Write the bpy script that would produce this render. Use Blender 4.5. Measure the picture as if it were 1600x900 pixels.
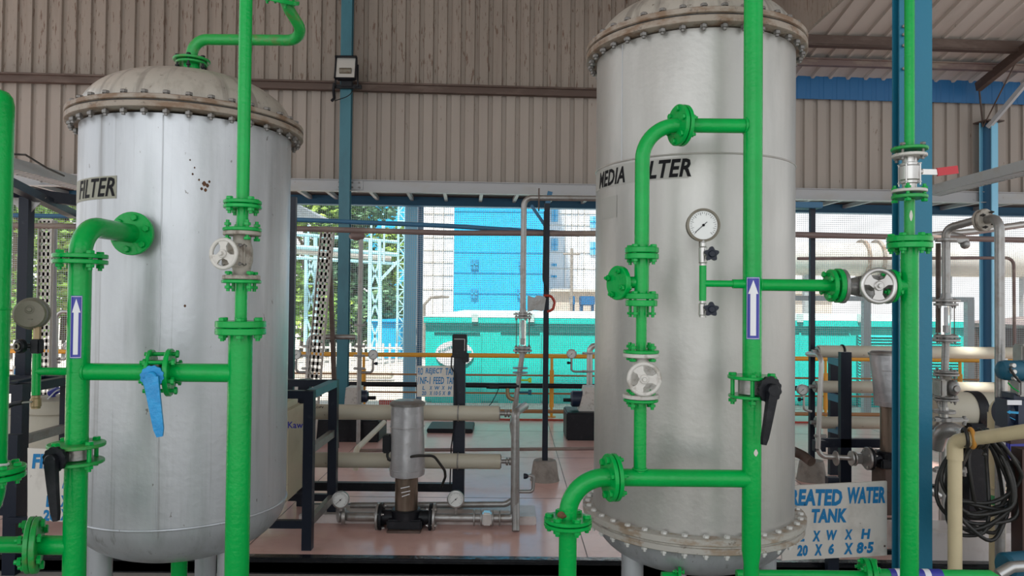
import bpy, bmesh, math, random
from mathutils import Vector as V, Matrix, noise
for o in list(bpy.data.objects): bpy.data.objects.remove(o)
random.seed(7)
S = bpy.context.scene
COL = S.collection
PI = math.pi; R_ = math.radians
# ---------------------------------------------------------------- camera, sky, sun, exposure
F = 1150.0
EYE = V((0, 0, 1.8))
CM = Matrix.Rotation(R_(90 + 1.0), 3, 'X') @ Matrix.Rotation(R_(0.55), 3, 'Z')
cam_d = bpy.data.cameras.new('camera'); cam = bpy.data.objects.new('camera', cam_d); COL.objects.link(cam)
cam_d.sensor_width = 36; cam_d.lens = F / 1600 * 36; cam_d.clip_start = .05; cam_d.clip_end = 500
cam.location = EYE; cam.rotation_euler = CM.to_euler(); S.camera = cam
S.view_settings.view_transform = 'Standard'; S.view_settings.look = 'None'
S.view_settings.gamma = 1; S.view_settings.use_curve_mapping = False
S.view_settings.exposure = 0.0
w = bpy.data.worlds.new('sky'); S.world = w; w.use_nodes = True
nt = w.node_tree; bg = nt.nodes['Background']
gr = nt.nodes.new('ShaderNodeValToRGB'); tc = nt.nodes.new('ShaderNodeTexCoord'); sp = nt.nodes.new('ShaderNodeSeparateXYZ')
nt.links.new(tc.outputs['Generated'], sp.inputs[0]); nt.links.new(sp.outputs['Z'], gr.inputs[0]); nt.links.new(gr.outputs[0], bg.inputs[0])
gr.color_ramp.elements[0].position = 0; gr.color_ramp.elements[0].color = (1, 1, 1, 1)
gr.color_ramp.elements[1].position = .9; gr.color_ramp.elements[1].color = (.72, .84, 1, 1)
bg.inputs[1].default_value = 1.35
sd = bpy.data.lights.new('sun', 'SUN'); sd.energy = 9; sd.angle = R_(2); sd.color = (1, .97, .9)
sun = bpy.data.objects.new('sun', sd); COL.objects.link(sun); sun.rotation_euler = (R_(26), 0, R_(-20))
# broad daylight entering through the open front of the shed, behind the camera
ad = bpy.data.lights.new('open_front_daylight', 'AREA'); ad.shape = 'RECTANGLE'; ad.size = 9; ad.size_y = 3; ad.energy = 105; ad.color = (.93, .97, 1)
al = bpy.data.objects.new('open_front_daylight', ad); COL.objects.link(al); al.location = (-2, -4, 3.4); al.rotation_euler = (R_(84), 0, 0)

def ray(px, py):
    return CM @ V(((px - 800) / F, -(py - 450) / F, -1))
def at(px, py, Y):                      # the point seen at a pixel on the plane y = Y
    d = ray(px, py); return EYE + d * (Y / d.y)
def atz(px, py, z):
    d = ray(px, py); return EYE + d * ((z - EYE.z) / d.z)
# the long wall runs slightly away to the right
WA = math.atan(.06); WU = V((math.cos(WA), math.sin(WA), 0)); WV = V((-math.sin(WA), math.cos(WA), 0)); WO = V((0, 10.6, 0))
def Wp(u, v, z): return WO + WU * u + WV * v + V((0, 0, z))
def atw(px, py, v=0):
    d = ray(px, py); t = ((WO + WV * v - EYE).dot(WV)) / d.dot(WV); p = EYE + d * t
    return (p - WO).dot(WU), p.z
# ---------------------------------------------------------------- materials
M = {}
def pm(name, col, rough=.5, metal=0, layers=(), bump=0, bscale=40, coat=0, rvar=0, emit=0, spec=.5, bstretch=(1,1,1)):
    m = bpy.data.materials.new(name); m.use_nodes = True; M[name] = m
    n = m.node_tree.nodes; l = m.node_tree.links; b = n['Principled BSDF']
    b.inputs['Base Color'].default_value = (*col, 1); b.inputs['Roughness'].default_value = rough; b.inputs['Metallic'].default_value = metal
    b.inputs['Coat Weight'].default_value = coat; b.inputs['Specular IOR Level'].default_value = spec
    t = n.new('ShaderNodeTexCoord'); cur = None
    for i, (c2, sc, st, lo, hi, amt) in enumerate(layers):
        mp = n.new('ShaderNodeMapping'); mp.inputs['Scale'].default_value = st; mp.inputs['Location'].default_value = (i * 7.3, i * 3.1, i)
        l.new(t.outputs['Object'], mp.inputs[0])
        no = n.new('ShaderNodeTexNoise'); no.inputs['Scale'].default_value = sc; no.inputs['Detail'].default_value = 5; no.inputs['Roughness'].default_value = .6
        l.new(mp.outputs[0], no.inputs[0])
        mr = n.new('ShaderNodeMapRange'); mr.inputs[1].default_value = lo; mr.inputs[2].default_value = hi; mr.inputs[4].default_value = amt
        l.new(no.outputs[0], mr.inputs[0])
        mx = n.new('ShaderNodeMix'); mx.data_type = 'RGBA'; l.new(mr.outputs[0], mx.inputs[0])
        if cur: l.new(cur, mx.inputs[6])
        else: mx.inputs[6].default_value = (*col, 1)
        mx.inputs[7].default_value = (*c2, 1); cur = mx.outputs[2]
    if cur: l.new(cur, b.inputs['Base Color'])
    if bump:
        mp = n.new('ShaderNodeMapping'); mp.inputs['Scale'].default_value = bstretch; l.new(t.outputs['Object'], mp.inputs[0])
        no = n.new('ShaderNodeTexNoise'); no.inputs['Scale'].default_value = bscale; no.inputs['Detail'].default_value = 4; l.new(mp.outputs[0], no.inputs[0])
        bp = n.new('ShaderNodeBump'); bp.inputs['Strength'].default_value = bump; bp.inputs['Distance'].default_value = .01
        l.new(no.outputs[0], bp.inputs['Height']); l.new(bp.outputs[0], b.inputs['Normal'])
    if emit: b.inputs['Emission Color'].default_value = (*col, 1); b.inputs['Emission Strength'].default_value = emit
    return m
pm('green', (.0, .35, .060), .22, 0, [((.0, .26, .04), 6, (1,1,1), .4, .7, .6), ((.13, .06, .02), 14, (1,1,1), .73, .77, .8)], .2, 60, 0, spec=.3)
pm('green_rusty', (.01, .30, .05), .4, 0, [((.17, .10, .04), 12, (1,1,1), .55, .7, .75), ((.0, .27, .05), 6, (1,1,1), .4, .7, .6)], .3, 60)
pm('silver', (.44, .455, .475), .36, .5, [((.30,.31,.315), 3, (3,3,.16), .48, .68, .75), ((.55,.57,.59), 2.2, (2,2,.5), .45, .7, .6), ((.16,.15,.14), 5, (5,5,.07), .60, .74, .6), ((.10,.08,.06), 30, (1,1,.5), .69, .72, .7)], .12, 30)
pm('silver_warm', (.42, .41, .385), .38, .5, [((.34,.33,.31), 3, (2.5,2.5,.3), .45, .7, .6), ((.50,.49,.465), 2.2, (2,2,.6), .45, .7, .6), ((.15,.13,.10), 30, (1,1,.6), .74, .77, .6)], .12, 30)
pm('head_dirty', (.46, .43, .38), .36, .35, [((.25,.22,.19), 4, (4,4,.5), .5, .72, .6), ((.12,.09,.06), 30, (1,1,1), .66, .72, .7)], .12, 30)
pm('flange_rust', (.30, .255, .21), .6, .1, [((.17,.095,.05), 8, (1,1,2), .45, .62, .85), ((.07,.05,.04), 25, (1,1,1), .6, .68, .6)], .3, 40)
pm('flange_bottom', (.40, .375, .335), .6, .1, [((.27,.19,.12), 8, (1,1,2), .5, .62, .8), ((.12,.09,.06), 25, (1,1,1), .62, .68, .6)], .3, 40)
pm('bolt_grey', (.20, .19, .18), .45, .5, [((.10,.08,.06), 20, (1,1,1), .5, .6, .6)])
pm('bolt_light', (.62, .61, .58), .45, .3)
pm('black', (.005, .006, .009), .45, 0, [((.02,.02,.025), 15, (1,1,1), .55, .7, .7)], .15, 50, spec=.3)
pm('navy_black', (.007, .011, .022), .4, 0, [((.025,.03,.04), 12, (1,1,1), .62, .7, .6)], .1, 50, spec=.3)
pm('worn_black', (.006, .007, .009), .22, 0, [((.10,.09,.08), 14, (.6,1,3), .66, .72, .6)], .8, 16)
pm('rubber', (.012, .0115, .010), .5, 0, [((.07,.06,.05), 9, (1,1,1), .5, .7, .5)])
pm('cream', (.50, .465, .37), .5, 0, [((.42,.38,.29), 4, (1,1,1), .5, .7, .5), ((.12,.09,.06), 16, (1,1,1), .70, .73, .8)])
pm('cream_tank', (.55, .50, .36), .5, 0, [((.4,.35,.22), 4, (1,1,1), .5, .7, .5), ((.1,.08,.05), 11, (1,1,2), .69, .72, .8)])
pm('pvc', (.60, .50, .31), .42, 0, [((.45,.37,.22), 5, (1,1,.6), .5, .7, .5)])
pm('steel', (.50, .49, .47), .3, .75, [((.3,.28,.25), 7, (1,1,.4), .5, .7, .5)])
pm('steel_dull', (.31, .305, .295), .38, .7, [((.22,.19,.16), 12, (1,1,1), .5, .68, .6)], .2, 50)
pm('cast_white', (.55, .53, .49), .55, .1, [((.25,.22,.18), 16, (1,1,1), .55, .65, .7)], .25, 60)
pm('cast_brown', (.34, .31, .265), .55, .15, [((.13,.10,.075), 16, (1,1,1), .5, .62, .8)], .25, 60)
pm('gauge_brown', (.17, .155, .12), .48, .3, [((.12,.09,.06), 12, (1,1,1), .5, .64, .7)], .1, 40)
pm('foil', (.46, .46, .47), .38, .55, [((.25,.25,.26), 5, (1,1,.4), .5, .65, .7)], .5, 14)
pm('bronze_steel', (.22, .17, .13), .3, .7, [((.1,.07,.05), 5, (3,3,.4), .5, .65, .7)])
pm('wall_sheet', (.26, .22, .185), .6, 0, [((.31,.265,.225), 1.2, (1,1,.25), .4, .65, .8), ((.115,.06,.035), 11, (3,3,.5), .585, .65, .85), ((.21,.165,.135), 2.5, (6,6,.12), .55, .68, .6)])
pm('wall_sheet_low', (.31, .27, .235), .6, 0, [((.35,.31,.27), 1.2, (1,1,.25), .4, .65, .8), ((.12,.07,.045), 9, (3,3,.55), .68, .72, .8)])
pm('roof_sheet', (.50, .46, .42), .55, 0, [((.36,.32,.28), 2, (1,.3,1), .5, .7, .6), ((.24,.2,.16), 9, (1,1,1), .68, .72, .6)])
pm('rust_steel', (.085, .055, .043), .6, .1, [((.15,.11,.09), 6, (.3,1,1), .5, .65, .7)])
pm('pipe_brown', (.17, .12, .11), .5, 0, [((.30,.25,.2), 5, (.4,1,1), .5, .65, .7)])
pm('girder_white', (.38, .39, .40), .5, 0, [((.36,.35,.33), 4, (.5,1,1), .52, .66, .7), ((.2,.14,.1), 12, (1,1,1), .7, .73, .7)])
pm('teal_steel', (.035, .155, .20), .45, 0, [((.025,.11,.15), 4, (1,1,.4), .45, .65, .7), ((.02,.03,.04), 14, (1,1,.5), .7, .73, .7)])
pm('column_blue', (.008, .16, .26), .45, 0, [((.010,.155,.245), 4, (1,1,.5), .45, .65, .7), ((.01,.04,.06), 22, (1,1,.6), .70, .73, .7)], .2, 30)
pm('band_blue', (.008, .11, .28), .45, 0, [((.2,.3,.42), 9, (1,1,.7), .70, .74, .7)])
pm('beam_blue', (.03, .13, .24), .5)
pm('sky_blue_steel', (.20, .52, .72), .5)
pm('light_blue_steel', (.40, .72, .80), .5)
pm('building_blue', (.0, .36, .68), .6, 0, [((.0,.40,.72), .4, (1,1,1), .4, .6, .6)])
pm('building_white', (.74, .75, .76), .7, 0, [((.62,.63,.65), .5, (1,1,1), .45, .65, .6)])
pm('window_blue', (.02, .25, .45), .2)
pm('container_teal', (.0, .62, .54), .5, 0, [((.0,.53,.47), 1.5, (1,1,.3), .45, .7, .6), ((.05,.22,.2), 7, (1,1,.25), .70, .75, .6)])
pm('container_roof', (.55, .74, .70), .5)
pm('dark_teal', (.0, .20, .19), .5)
pm('orange', (.72, .34, .03), .4)
pm('rail_brown', (.32, .16, .06), .45)
pm('concrete', (.27, .245, .215), .8, 0, [((.16,.14,.12), 9, (1,1,1), .45, .65, .7)], .4, 30)
pm('concrete_light', (.24, .23, .21), .8, 0, [((.2,.18,.16), 9, (1,1,1), .5, .65, .7)], .4, 30)
pm('ground_out', (.52, .47, .41), .85, 0, [((.42,.36,.30), .8, (1,1,1), .45, .65, .7)])
pm('plinth_white', (.55, .50, .48), .4, 0, [((.35,.28,.25), 4, (1,1,1), .5, .65, .6)])
pm('sign_white', (.66, .62, .56), .6, 0, [((.42,.38,.33), 3, (1,1,1), .5, .65, .7), ((.16,.11,.08), 14, (1,1,1), .70, .74, .8)])
pm('sign_blue', (.0, .18, .42), .6)
pm('sign_black', (.006, .006, .008), .7, spec=.2)
pm('patch_grey', (.36, .355, .33), .6, .1)
pm('patch_olive', (.27, .265, .21), .6, .1)
pm('label_blue', (.03, .035, .30), .35)
pm('label_white', (.72, .72, .74), .4)
pm('dial', (.66, .68, .66), .3)
pm('lever_blue', (.0, .22, .50), .4, 0, [((.01,.30,.62), 20, (1,1,1), .45, .6, .7)], .3, 70)
pm('lever_red', (.45, .02, .03), .35)
pm('motor_blue', (.012, .10, .16), .4)
pm('motor_navy', (.012, .022, .05), .35)
pm('cyan_print', (.02, .30, .55), .5)
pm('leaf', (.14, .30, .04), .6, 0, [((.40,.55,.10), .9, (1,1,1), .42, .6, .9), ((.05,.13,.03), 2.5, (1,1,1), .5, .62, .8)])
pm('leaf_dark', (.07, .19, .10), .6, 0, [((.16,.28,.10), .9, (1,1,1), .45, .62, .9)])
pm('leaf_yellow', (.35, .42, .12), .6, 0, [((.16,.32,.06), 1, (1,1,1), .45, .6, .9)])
pm('bark', (.14, .10, .07), .9)
pm('net', (.42, .48, .50), .7)
pm('fence_white', (.72, .70, .66), .6)
pm('duct_silver', (.58, .55, .5), .5, .3, [((.42,.38,.33), 1, (1,1,1), .45, .62, .6)])
pm('red_paint', (.40, .04, .02), .4)
pm('yellow_green', (.45, .62, .03), .4)
pm('brass', (.30, .22, .12), .4, .5)
pm('wood_dark', (.055, .025, .02), .5)
pm('rust_spot', (.07, .03, .015), .8, 0, [((.16,.07,.03), 40, (1,1,1), .45, .6, .7)], .5, 80)
pm('orange_tie', (.55, .25, .04), .5)
pm('gold_band', (.05, .30, .10), .5)
g = pm('glass', (.95, .97, .98), .04); g.node_tree.nodes['Principled BSDF'].inputs['Transmission Weight'].default_value = .9
g = pm('lamp_glass', (.55, .55, .52), .15, .3)
pm('tray_perf', (.50, .48, .44), .5, .2)
# the crown of each tank is stained in streaks running down from its centre
m_ = M['head_dirty']; n_ = m_.node_tree.nodes; l_ = m_.node_tree.links; bs = n_['Principled BSDF']; old = bs.inputs['Base Color'].links[0].from_socket
t_ = n_.new('ShaderNodeTexCoord'); s_ = n_.new('ShaderNodeSeparateXYZ'); l_.new(t_.outputs['Object'], s_.inputs[0])
a_ = n_.new('ShaderNodeMath'); a_.operation = 'ARCTAN2'; l_.new(s_.outputs['Y'], a_.inputs[0]); l_.new(s_.outputs['X'], a_.inputs[1])
c_ = n_.new('ShaderNodeCombineXYZ'); l_.new(a_.outputs[0], c_.inputs[0]); l_.new(s_.outputs['Z'], c_.inputs[2])
mp_ = n_.new('ShaderNodeMapping'); mp_.inputs['Scale'].default_value = (6, 1, 1.2); l_.new(c_.outputs[0], mp_.inputs[0])
no_ = n_.new('ShaderNodeTexNoise'); no_.inputs['Scale'].default_value = 1.3; no_.inputs['Detail'].default_value = 4; l_.new(mp_.outputs[0], no_.inputs[0])
mr_ = n_.new('ShaderNodeMapRange'); mr_.inputs[1].default_value = .54; mr_.inputs[2].default_value = .63; mr_.inputs[4].default_value = .6; l_.new(no_.outputs[0], mr_.inputs[0])
mx_ = n_.new('ShaderNodeMix'); mx_.data_type = 'RGBA'; l_.new(mr_.outputs[0], mx_.inputs[0]); l_.new(old, mx_.inputs[6]); mx_.inputs[7].default_value = (.17, .15, .13, 1); l_.new(mx_.outputs[2], bs.inputs['Base Color'])
# glossy red painted floor with joints
fm = pm('floor_red', (.68, .42, .37), .42, 0, [((.70,.47,.42), 1.2, (1,1,1), .4, .65, .7), ((.54,.30,.25), 5, (1,1,1), .5, .68, .5)], .05, 3, coat=.45, spec=.6)
fm.node_tree.nodes['Principled BSDF'].inputs['Coat Roughness'].default_value = .15
# ---------------------------------------------------------------- mesh builder
def frame(ax):
    ax = V(ax).normalized(); a = V((0, 0, 1)) if abs(ax.z) < .9 else V((1, 0, 0))
    x = a.cross(ax).normalized(); return x, ax.cross(x), ax
class MB:
    def __init__(s): s.v = []; s.f = []
    def raw(s, vs, fs):
        k = len(s.v); s.v += [V(p) for p in vs]; s.f += [tuple(i + k for i in f) for f in fs]; return s
    def box(s, c, d, rz=0, m=None):
        hx, hy, hz = d[0] / 2, d[1] / 2, d[2] / 2
        mm = m or Matrix.Rotation(rz, 3, 'Z'); c = V(c)
        vs = [c + mm @ V((x * hx, y * hy, z * hz)) for x in (-1, 1) for y in (-1, 1) for z in (-1, 1)]
        return s.raw(vs, [(0,1,3,2), (4,6,7,5), (0,4,5,1), (2,3,7,6), (0,2,6,4), (1,5,7,3)])
    def wbox(s, u0, u1, v0, v1, z0, z1):
        return s.box(Wp((u0+u1)/2, (v0+v1)/2, (z0+z1)/2), (abs(u1-u0), abs(v1-v0), abs(z1-z0)), WA)
    def bbox(s, c, d, b=.01, rz=0):          # chamfered box
        bm = bmesh.new(); bmesh.ops.create_cube(bm, size=1)
        bmesh.ops.scale(bm, vec=d, verts=bm.verts); bmesh.ops.bevel(bm, geom=bm.edges[:], offset=b, segments=2, affect='EDGES')
        mm = Matrix.Rotation(rz, 3, 'Z') if not isinstance(rz, Matrix) else rz
        bm.verts.index_update(); s.raw([V(c) + mm @ v.co for v in bm.verts], [[v.index for v in f.verts] for f in bm.faces]); bm.free(); return s
    def bar(s, a, b, wd, th=None, up=(0,0,1)):  # rectangular bar from a to b
        a, b = V(a), V(b); th = th or wd; d = b - a; L = d.length; d.normalize()
        x = d.cross(V(up)); x = x.normalized() if x.length > .01 else V((1,0,0)); y = x.cross(d)
        m = Matrix((x, d, y)).transposed(); return s.box((a+b)/2, (wd, L, th), m=m)
    def lathe(s, prof, c, ax=(0,0,1), n=32, a0=0, a1=2*PI, cap=False):
        x, y, z = frame(ax); c = V(c); k = len(s.v); full = abs(a1-a0) > 6.28; m = n if full else n + 1
        for r, h in prof:
            for i in range(m):
                t = a0 + (a1-a0) * i / n; s.v.append(c + z*h + (x*math.cos(t) + y*math.sin(t)) * r)
        for j in range(len(prof) - 1):
            for i in range(n):
                i2 = (i+1) % m if full else i+1
                s.f.append((k+j*m+i, k+j*m+i2, k+(j+1)*m+i2, k+(j+1)*m+i))
        return s
    def cyl(s, a, b, r, r2=None, n=20, bev=0):
        a, b = V(a), V(b); L = (b-a).length; r2 = r if r2 is None else r2
        p = [(0,0), (r-bev,0)] + ([(r,bev)] if bev else []) + [(r2, L-bev)] + ([(r2-bev, L)] if bev else []) + [(0, L)]
        return s.lathe(p, a, b-a, n)
    def disc(s, c, ax, r, t, hole=0, n=32, bev=.003):   # centred plate
        h = t/2; return s.lathe([(hole,-h), (r-bev,-h), (r,-h+bev), (r,h-bev), (r-bev,h), (hole,h)] + ([(hole,-h)] if hole else []), c, ax, n)
    def ball(s, c, r, n=14, sc=(1,1,1)):
        k = len(s.v); c = V(c)
        for j in range(n//2+1):
            p = PI*j/(n//2)
            for i in range(n):
                t = 2*PI*i/n; s.v.append(c + V((r*sc[0]*math.sin(p)*math.cos(t), r*sc[1]*math.sin(p)*math.sin(t), r*sc[2]*math.cos(p))))
        for j in range(n//2):
            for i in range(n): s.f.append((k+j*n+i, k+(j+1)*n+i, k+(j+1)*n+(i+1)%n, k+j*n+(i+1)%n))
        return s
    def tube(s, pts, r, bend=0, n=18, closed=False, seg=8):
        pts = [V(p) for p in pts]
        if bend:
            q = [pts[0]]
            for i in range(1, len(pts)-1):
                a, b, c = pts[i-1], pts[i], pts[i+1]; d1 = (a-b).normalized(); d2 = (c-b).normalized(); an = d1.angle(d2)
                if an > 3.1: q.append(b); continue
                L = min(bend/math.tan(an/2), (a-b).length*.99, (c-b).length*.99); rr = L*math.tan(an/2)
                ctr = b + (d1+d2).normalized()*(rr/math.sin(an/2)); p1 = b+d1*L; p2 = b+d2*L; v1 = p1-ctr; v2 = p2-ctr; tot = v1.angle(v2); axx = v1.cross(v2)
                for j in range(seg+1): q.append(ctr + Matrix.Rotation(tot*j/seg, 3, axx) @ v1)
            q.append(pts[-1]); pts = q
        rs = r if isinstance(r, (list, tuple)) else [r]*len(pts)
        k = len(s.v); N = len(pts); prev = None
        for i, p in enumerate(pts):
            a = pts[i-1] if (i or closed) else p; b = pts[(i+1) % N] if (i < N-1 or closed) else p
            t = ((b-p).normalized() if b != p else V()) + ((p-a).normalized() if a != p else V()); t.normalize()
            if prev is None: x, y, _ = frame(t)
            else: x = (prev - t*prev.dot(t)).normalized(); y = t.cross(x)
            prev = x
            for j in range(n): an = 2*PI*j/n; s.v.append(p + (x*math.cos(an) + y*math.sin(an))*rs[i])
        for i in range(N if closed else N-1):
            for j in range(n): s.f.append((k+i*n+j, k+i*n+(j+1)%n, k+((i+1)%N)*n+(j+1)%n, k+((i+1)%N)*n+j))
        if not closed: s.f.append(tuple(k+j for j in reversed(range(n)))); s.f.append(tuple(k+(N-1)*n+j for j in range(n)))
        return s
    def torus(s, c, ax, R, r, n=32, m=10):
        x, y, z = frame(ax); c = V(c)
        return s.tube([c + (x*math.cos(2*PI*i/n) + y*math.sin(2*PI*i/n))*R for i in range(n)], r, n=m, closed=True)
    def prism(s, poly, c, ux, uy, t):       # 2D outline extruded by t along ux x uy
        ux, uy = V(ux).normalized(), V(uy).normalized(); w_ = ux.cross(uy); c = V(c); n = len(poly)
        vs = [c + ux*a + uy*b - w_*t/2 for a, b in poly] + [c + ux*a + uy*b + w_*t/2 for a, b in poly]
        return s.raw(vs, [tuple(reversed(range(n))), tuple(range(n, 2*n))] + [(i, (i+1)%n, (i+1)%n+n, i+n) for i in range(n)])
def wl(o): return V(o['_w']) if o is not None and '_w' in o else V((0,0,0))
def meshof(name, mb, off, mat, sharp=38):
    me = bpy.data.meshes.new(name); me.from_pydata([tuple(p-off) for p in mb.v], [], mb.f); me.validate()
    bm = bmesh.new(); bm.from_mesh(me); bmesh.ops.remove_doubles(bm, verts=bm.verts, dist=1e-6); bmesh.ops.recalc_face_normals(bm, faces=bm.faces); bm.to_mesh(me); bm.free()
    if sharp: me.polygons.foreach_set('use_smooth', [True]*len(me.polygons)); me.set_sharp_from_angle(angle=R_(sharp))
    me.materials.append(M[mat]); return me
def part(name, mb, mat, parent, label=None, sharp=38):
    o = bpy.data.objects.new(name, meshof(name, mb, wl(parent), mat, sharp)); COL.objects.link(o)
    o.parent = parent; o['_w'] = tuple(wl(parent))
    if label: o['label'] = label
    return o
def solo(name, mb, mat, label, cat, group=None, base=None, kind=None):
    if base is None: zz = min(v.z for v in mb.v); base = V((sum(v.x for v in mb.v)/len(mb.v), sum(v.y for v in mb.v)/len(mb.v), zz))
    o = bpy.data.objects.new(name, meshof(name, mb, V(base), mat)); COL.objects.link(o); o.location = base; o['_w'] = tuple(base)
    o['label'] = label; o['category'] = cat
    if group: o['group'] = group
    if kind: o['kind'] = kind
    return o
def thing(name, label, cat, loc, group=None):
    o = bpy.data.objects.new(name, None); COL.objects.link(o); o.empty_display_size = .1; o.location = loc; o['_w'] = tuple(loc)
    o['label'] = label; o['category'] = cat
    if group: o['group'] = group
    return o
def struct(name, mb, mat, parent=None, sharp=38):
    o = bpy.data.objects.new(name, meshof(name, mb, wl(parent), mat, sharp)); COL.objects.link(o)
    if parent: o.parent = parent
    else: o['kind'] = 'structure'
    o['_w'] = (0,0,0); return o
BM = {}
def bolt(parent, pos, ax, size=.012, ln=.06, mat='green', name='bolt', nutoff=.012):
    if mat.startswith('green'): size *= 1.18
    k = (size, round(ln,3), mat, nutoff)
    if k not in BM:
        b = MB(); h = size*.75
        b.lathe([(0, ln/2+h), (size*.85, ln/2+h), (size, ln/2+h*.8), (size, ln/2), (0, ln/2)], (0,0,0), n=6)
        b.cyl((0,0,-ln/2-nutoff-h), (0,0,ln/2), size*.52, n=8)
        b.lathe([(0, -ln/2), (size, -ln/2), (size, -ln/2-h), (size*.8, -ln/2-h*1.1), (0, -ln/2-h*1.1)], (0,0,0), n=6)
        BM[k] = meshof('bolt', b, V((0,0,0)), mat)
    o = bpy.data.objects.new(name, BM[k]); COL.objects.link(o); o.parent = parent; o.location = V(pos) - wl(parent)
    x, y, z = frame(ax); o.rotation_euler = Matrix((x, y, z)).transposed().to_euler(); o['_w'] = tuple(pos); return o
def ring_bolts(parent, c, ax, r, n, ph=0, **k):
    x, y, z = frame(ax)
    for i in range(n): t = ph + 2*PI*i/n; bolt(parent, V(c) + (x*math.cos(t) + y*math.sin(t))*r, ax, **k)
def flange(parent, c, ax, R, t, mat='green', label=None):
    return part('flange', MB().disc(c, ax, R, t), mat, parent, label)
def pair(pa, pb, c, ax, R=.1, t=.02, n=4, ph=PI/4, mat='green', bs=.014, gap=.004, head=1):
    z = V(ax).normalized(); c = V(c); t *= 1.15
    flange(pa, c - z*(t+gap)/2, ax, R, t, mat); flange(pb, c + z*(t+gap)/2, ax, R, t, mat)
    ring_bolts(pa, c, z*head, R*.78, n, ph, size=bs, ln=2*t+gap+.002, mat=mat)
TXT = {}
def text2d(s, shear=.15, bold=.012):
    cu = bpy.data.curves.new('t', 'FONT'); cu.body = s; cu.size = 1; cu.shear = shear; cu.offset = bold; cu.resolution_u = 2
    cu.space_character = 1.05
    o = bpy.data.objects.new('t', cu); COL.objects.link(o); bpy.context.view_layer.update()
    me = bpy.data.meshes.new_from_object(o.evaluated_get(bpy.context.evaluated_depsgraph_get()))
    vs = [v.co.copy() for v in me.vertices]; fs = [tuple(p.vertices) for p in me.polygons]
    bpy.data.objects.remove(o); bpy.data.curves.remove(cu); bpy.data.meshes.remove(me)
    x0 = min(v.x for v in vs); x1 = max(v.x for v in vs); y0 = min(v.y for v in vs); y1 = max(v.y for v in vs)
    return [((v.x-x0)/(x1-x0), (v.y-y0)/(y1-y0)) for v in vs], fs
def text_fit(mb, s, fn, shear=.15, bold=.012):   # fn maps (0..1, 0..1) to a point
    vs, fs = text2d(s, shear, bold); mb.raw([fn(a, b) for a, b in vs], fs); return mb
# ================================================================ SETTING
b = MB(); b.box((0, 8.6, -.06), (30, 6.9, .12)); floor = struct('floor', b, 'floor_red')
# painted slab joints, cut as thin dark strips
b = MB()
for x in (-6.2, -4.1, -1.9, .55, 2.9, 5.2, 7.6): b.box((x, 8.6, .0006), (.008, 6.9, .0012))
for y in (6.75, 8.5, 10.2): b.box((0, y, .0006), (30, .008, .0012))
struct('trim_3', b, 'pipe_brown')
b = MB(); b.box((0, 1.1, -.165), (30, 8.1, .12)); struct('floor_front', b, 'concrete_light')
b = MB(); b.bbox((0, 5.17, -.062), (30, .09, .135), .012); b.box((0, 5.135, -.06), (30, .02, .07)); struct('trim_1', b, 'worn_black')
b = MB(); b.box((0, 45, -.2), (140, 66, .12)); struct('floor_outside', b, 'ground_out')
def sheet(prof_pitch, u0, u1, f, depth=.03, a=.6, bb=.1):
    pts = []; u = u0
    while u < u1:
        p = prof_pitch
        pts += [(u, 0), (u+p*a, 0), (u+p*(a+bb), depth), (u+p*(1-bb), depth)]; u += p
    pts.append((min(u, u1+p), 0)); return pts
def wall_sheet(name, u0, u1, z0, z1, mat, v=.06):
    pts = sheet(.2, u0, u1, None, .035, .62, .06); b = MB(); k = 0
    vs = []; fs = []
    zs = [z0 + (z1-z0)*i/6 for i in range(7)]
    for z in zs:
        for (u, d) in pts: vs.append(Wp(u, v+d, z))
    n = len(pts)
    for j in range(6):
        for i in range(n-1): fs.append((j*n+i, j*n+i+1, (j+1)*n+i+1, (j+1)*n+i))
    m = len(vs); vs2 = [p + WV*.012 for p in vs]; b.raw(vs + vs2, fs + [tuple(reversed([i+m for i in f])) for f in fs])
    return struct(name, b, mat, sharp=20)
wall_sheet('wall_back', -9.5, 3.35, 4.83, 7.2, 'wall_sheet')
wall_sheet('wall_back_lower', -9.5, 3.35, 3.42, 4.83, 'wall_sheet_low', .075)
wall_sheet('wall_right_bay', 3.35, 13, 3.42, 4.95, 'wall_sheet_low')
# high roof over the tall bay and the closing end sheet between the bays
b = MB(); b.box((-3.05, 3.5, 7.2), (13.0, 14.6, .05)); struct('ceiling_tall_bay', b, 'roof_sheet')
b = MB(); b.box((3.42, 3.5, 6.1), (.04, 14.6, 2.25)); struct('wall_between_bays', b, 'wall_sheet')
# low roof of the right bay: ribbed sheet rising towards the camera
SL = math.tan(R_(15)); ZE = 5.16
pts = sheet(.27, 3.38, 13, None, -.035, .74, .06); vs = []; fs = []; n = len(pts)
rows = [.25, -1.0, -2.2, -3.4, -5, -7, -9, -12]
for v in rows:
    for (u, d) in pts: vs.append(Wp(u, v, ZE - SL*v + d))
for j in range(len(rows)-1):
    for i in range(n-1): fs.append((j*n+i, j*n+i+1, (j+1)*n+i+1, (j+1)*n+i))
m = len(vs); vs2 = [p + V((0,0,.012)) for p in vs]
struct('ceiling_right_bay', MB().raw(vs+vs2, fs + [tuple(reversed([i+m for i in f])) for f in fs]), 'roof_sheet', sharp=20)
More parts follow.
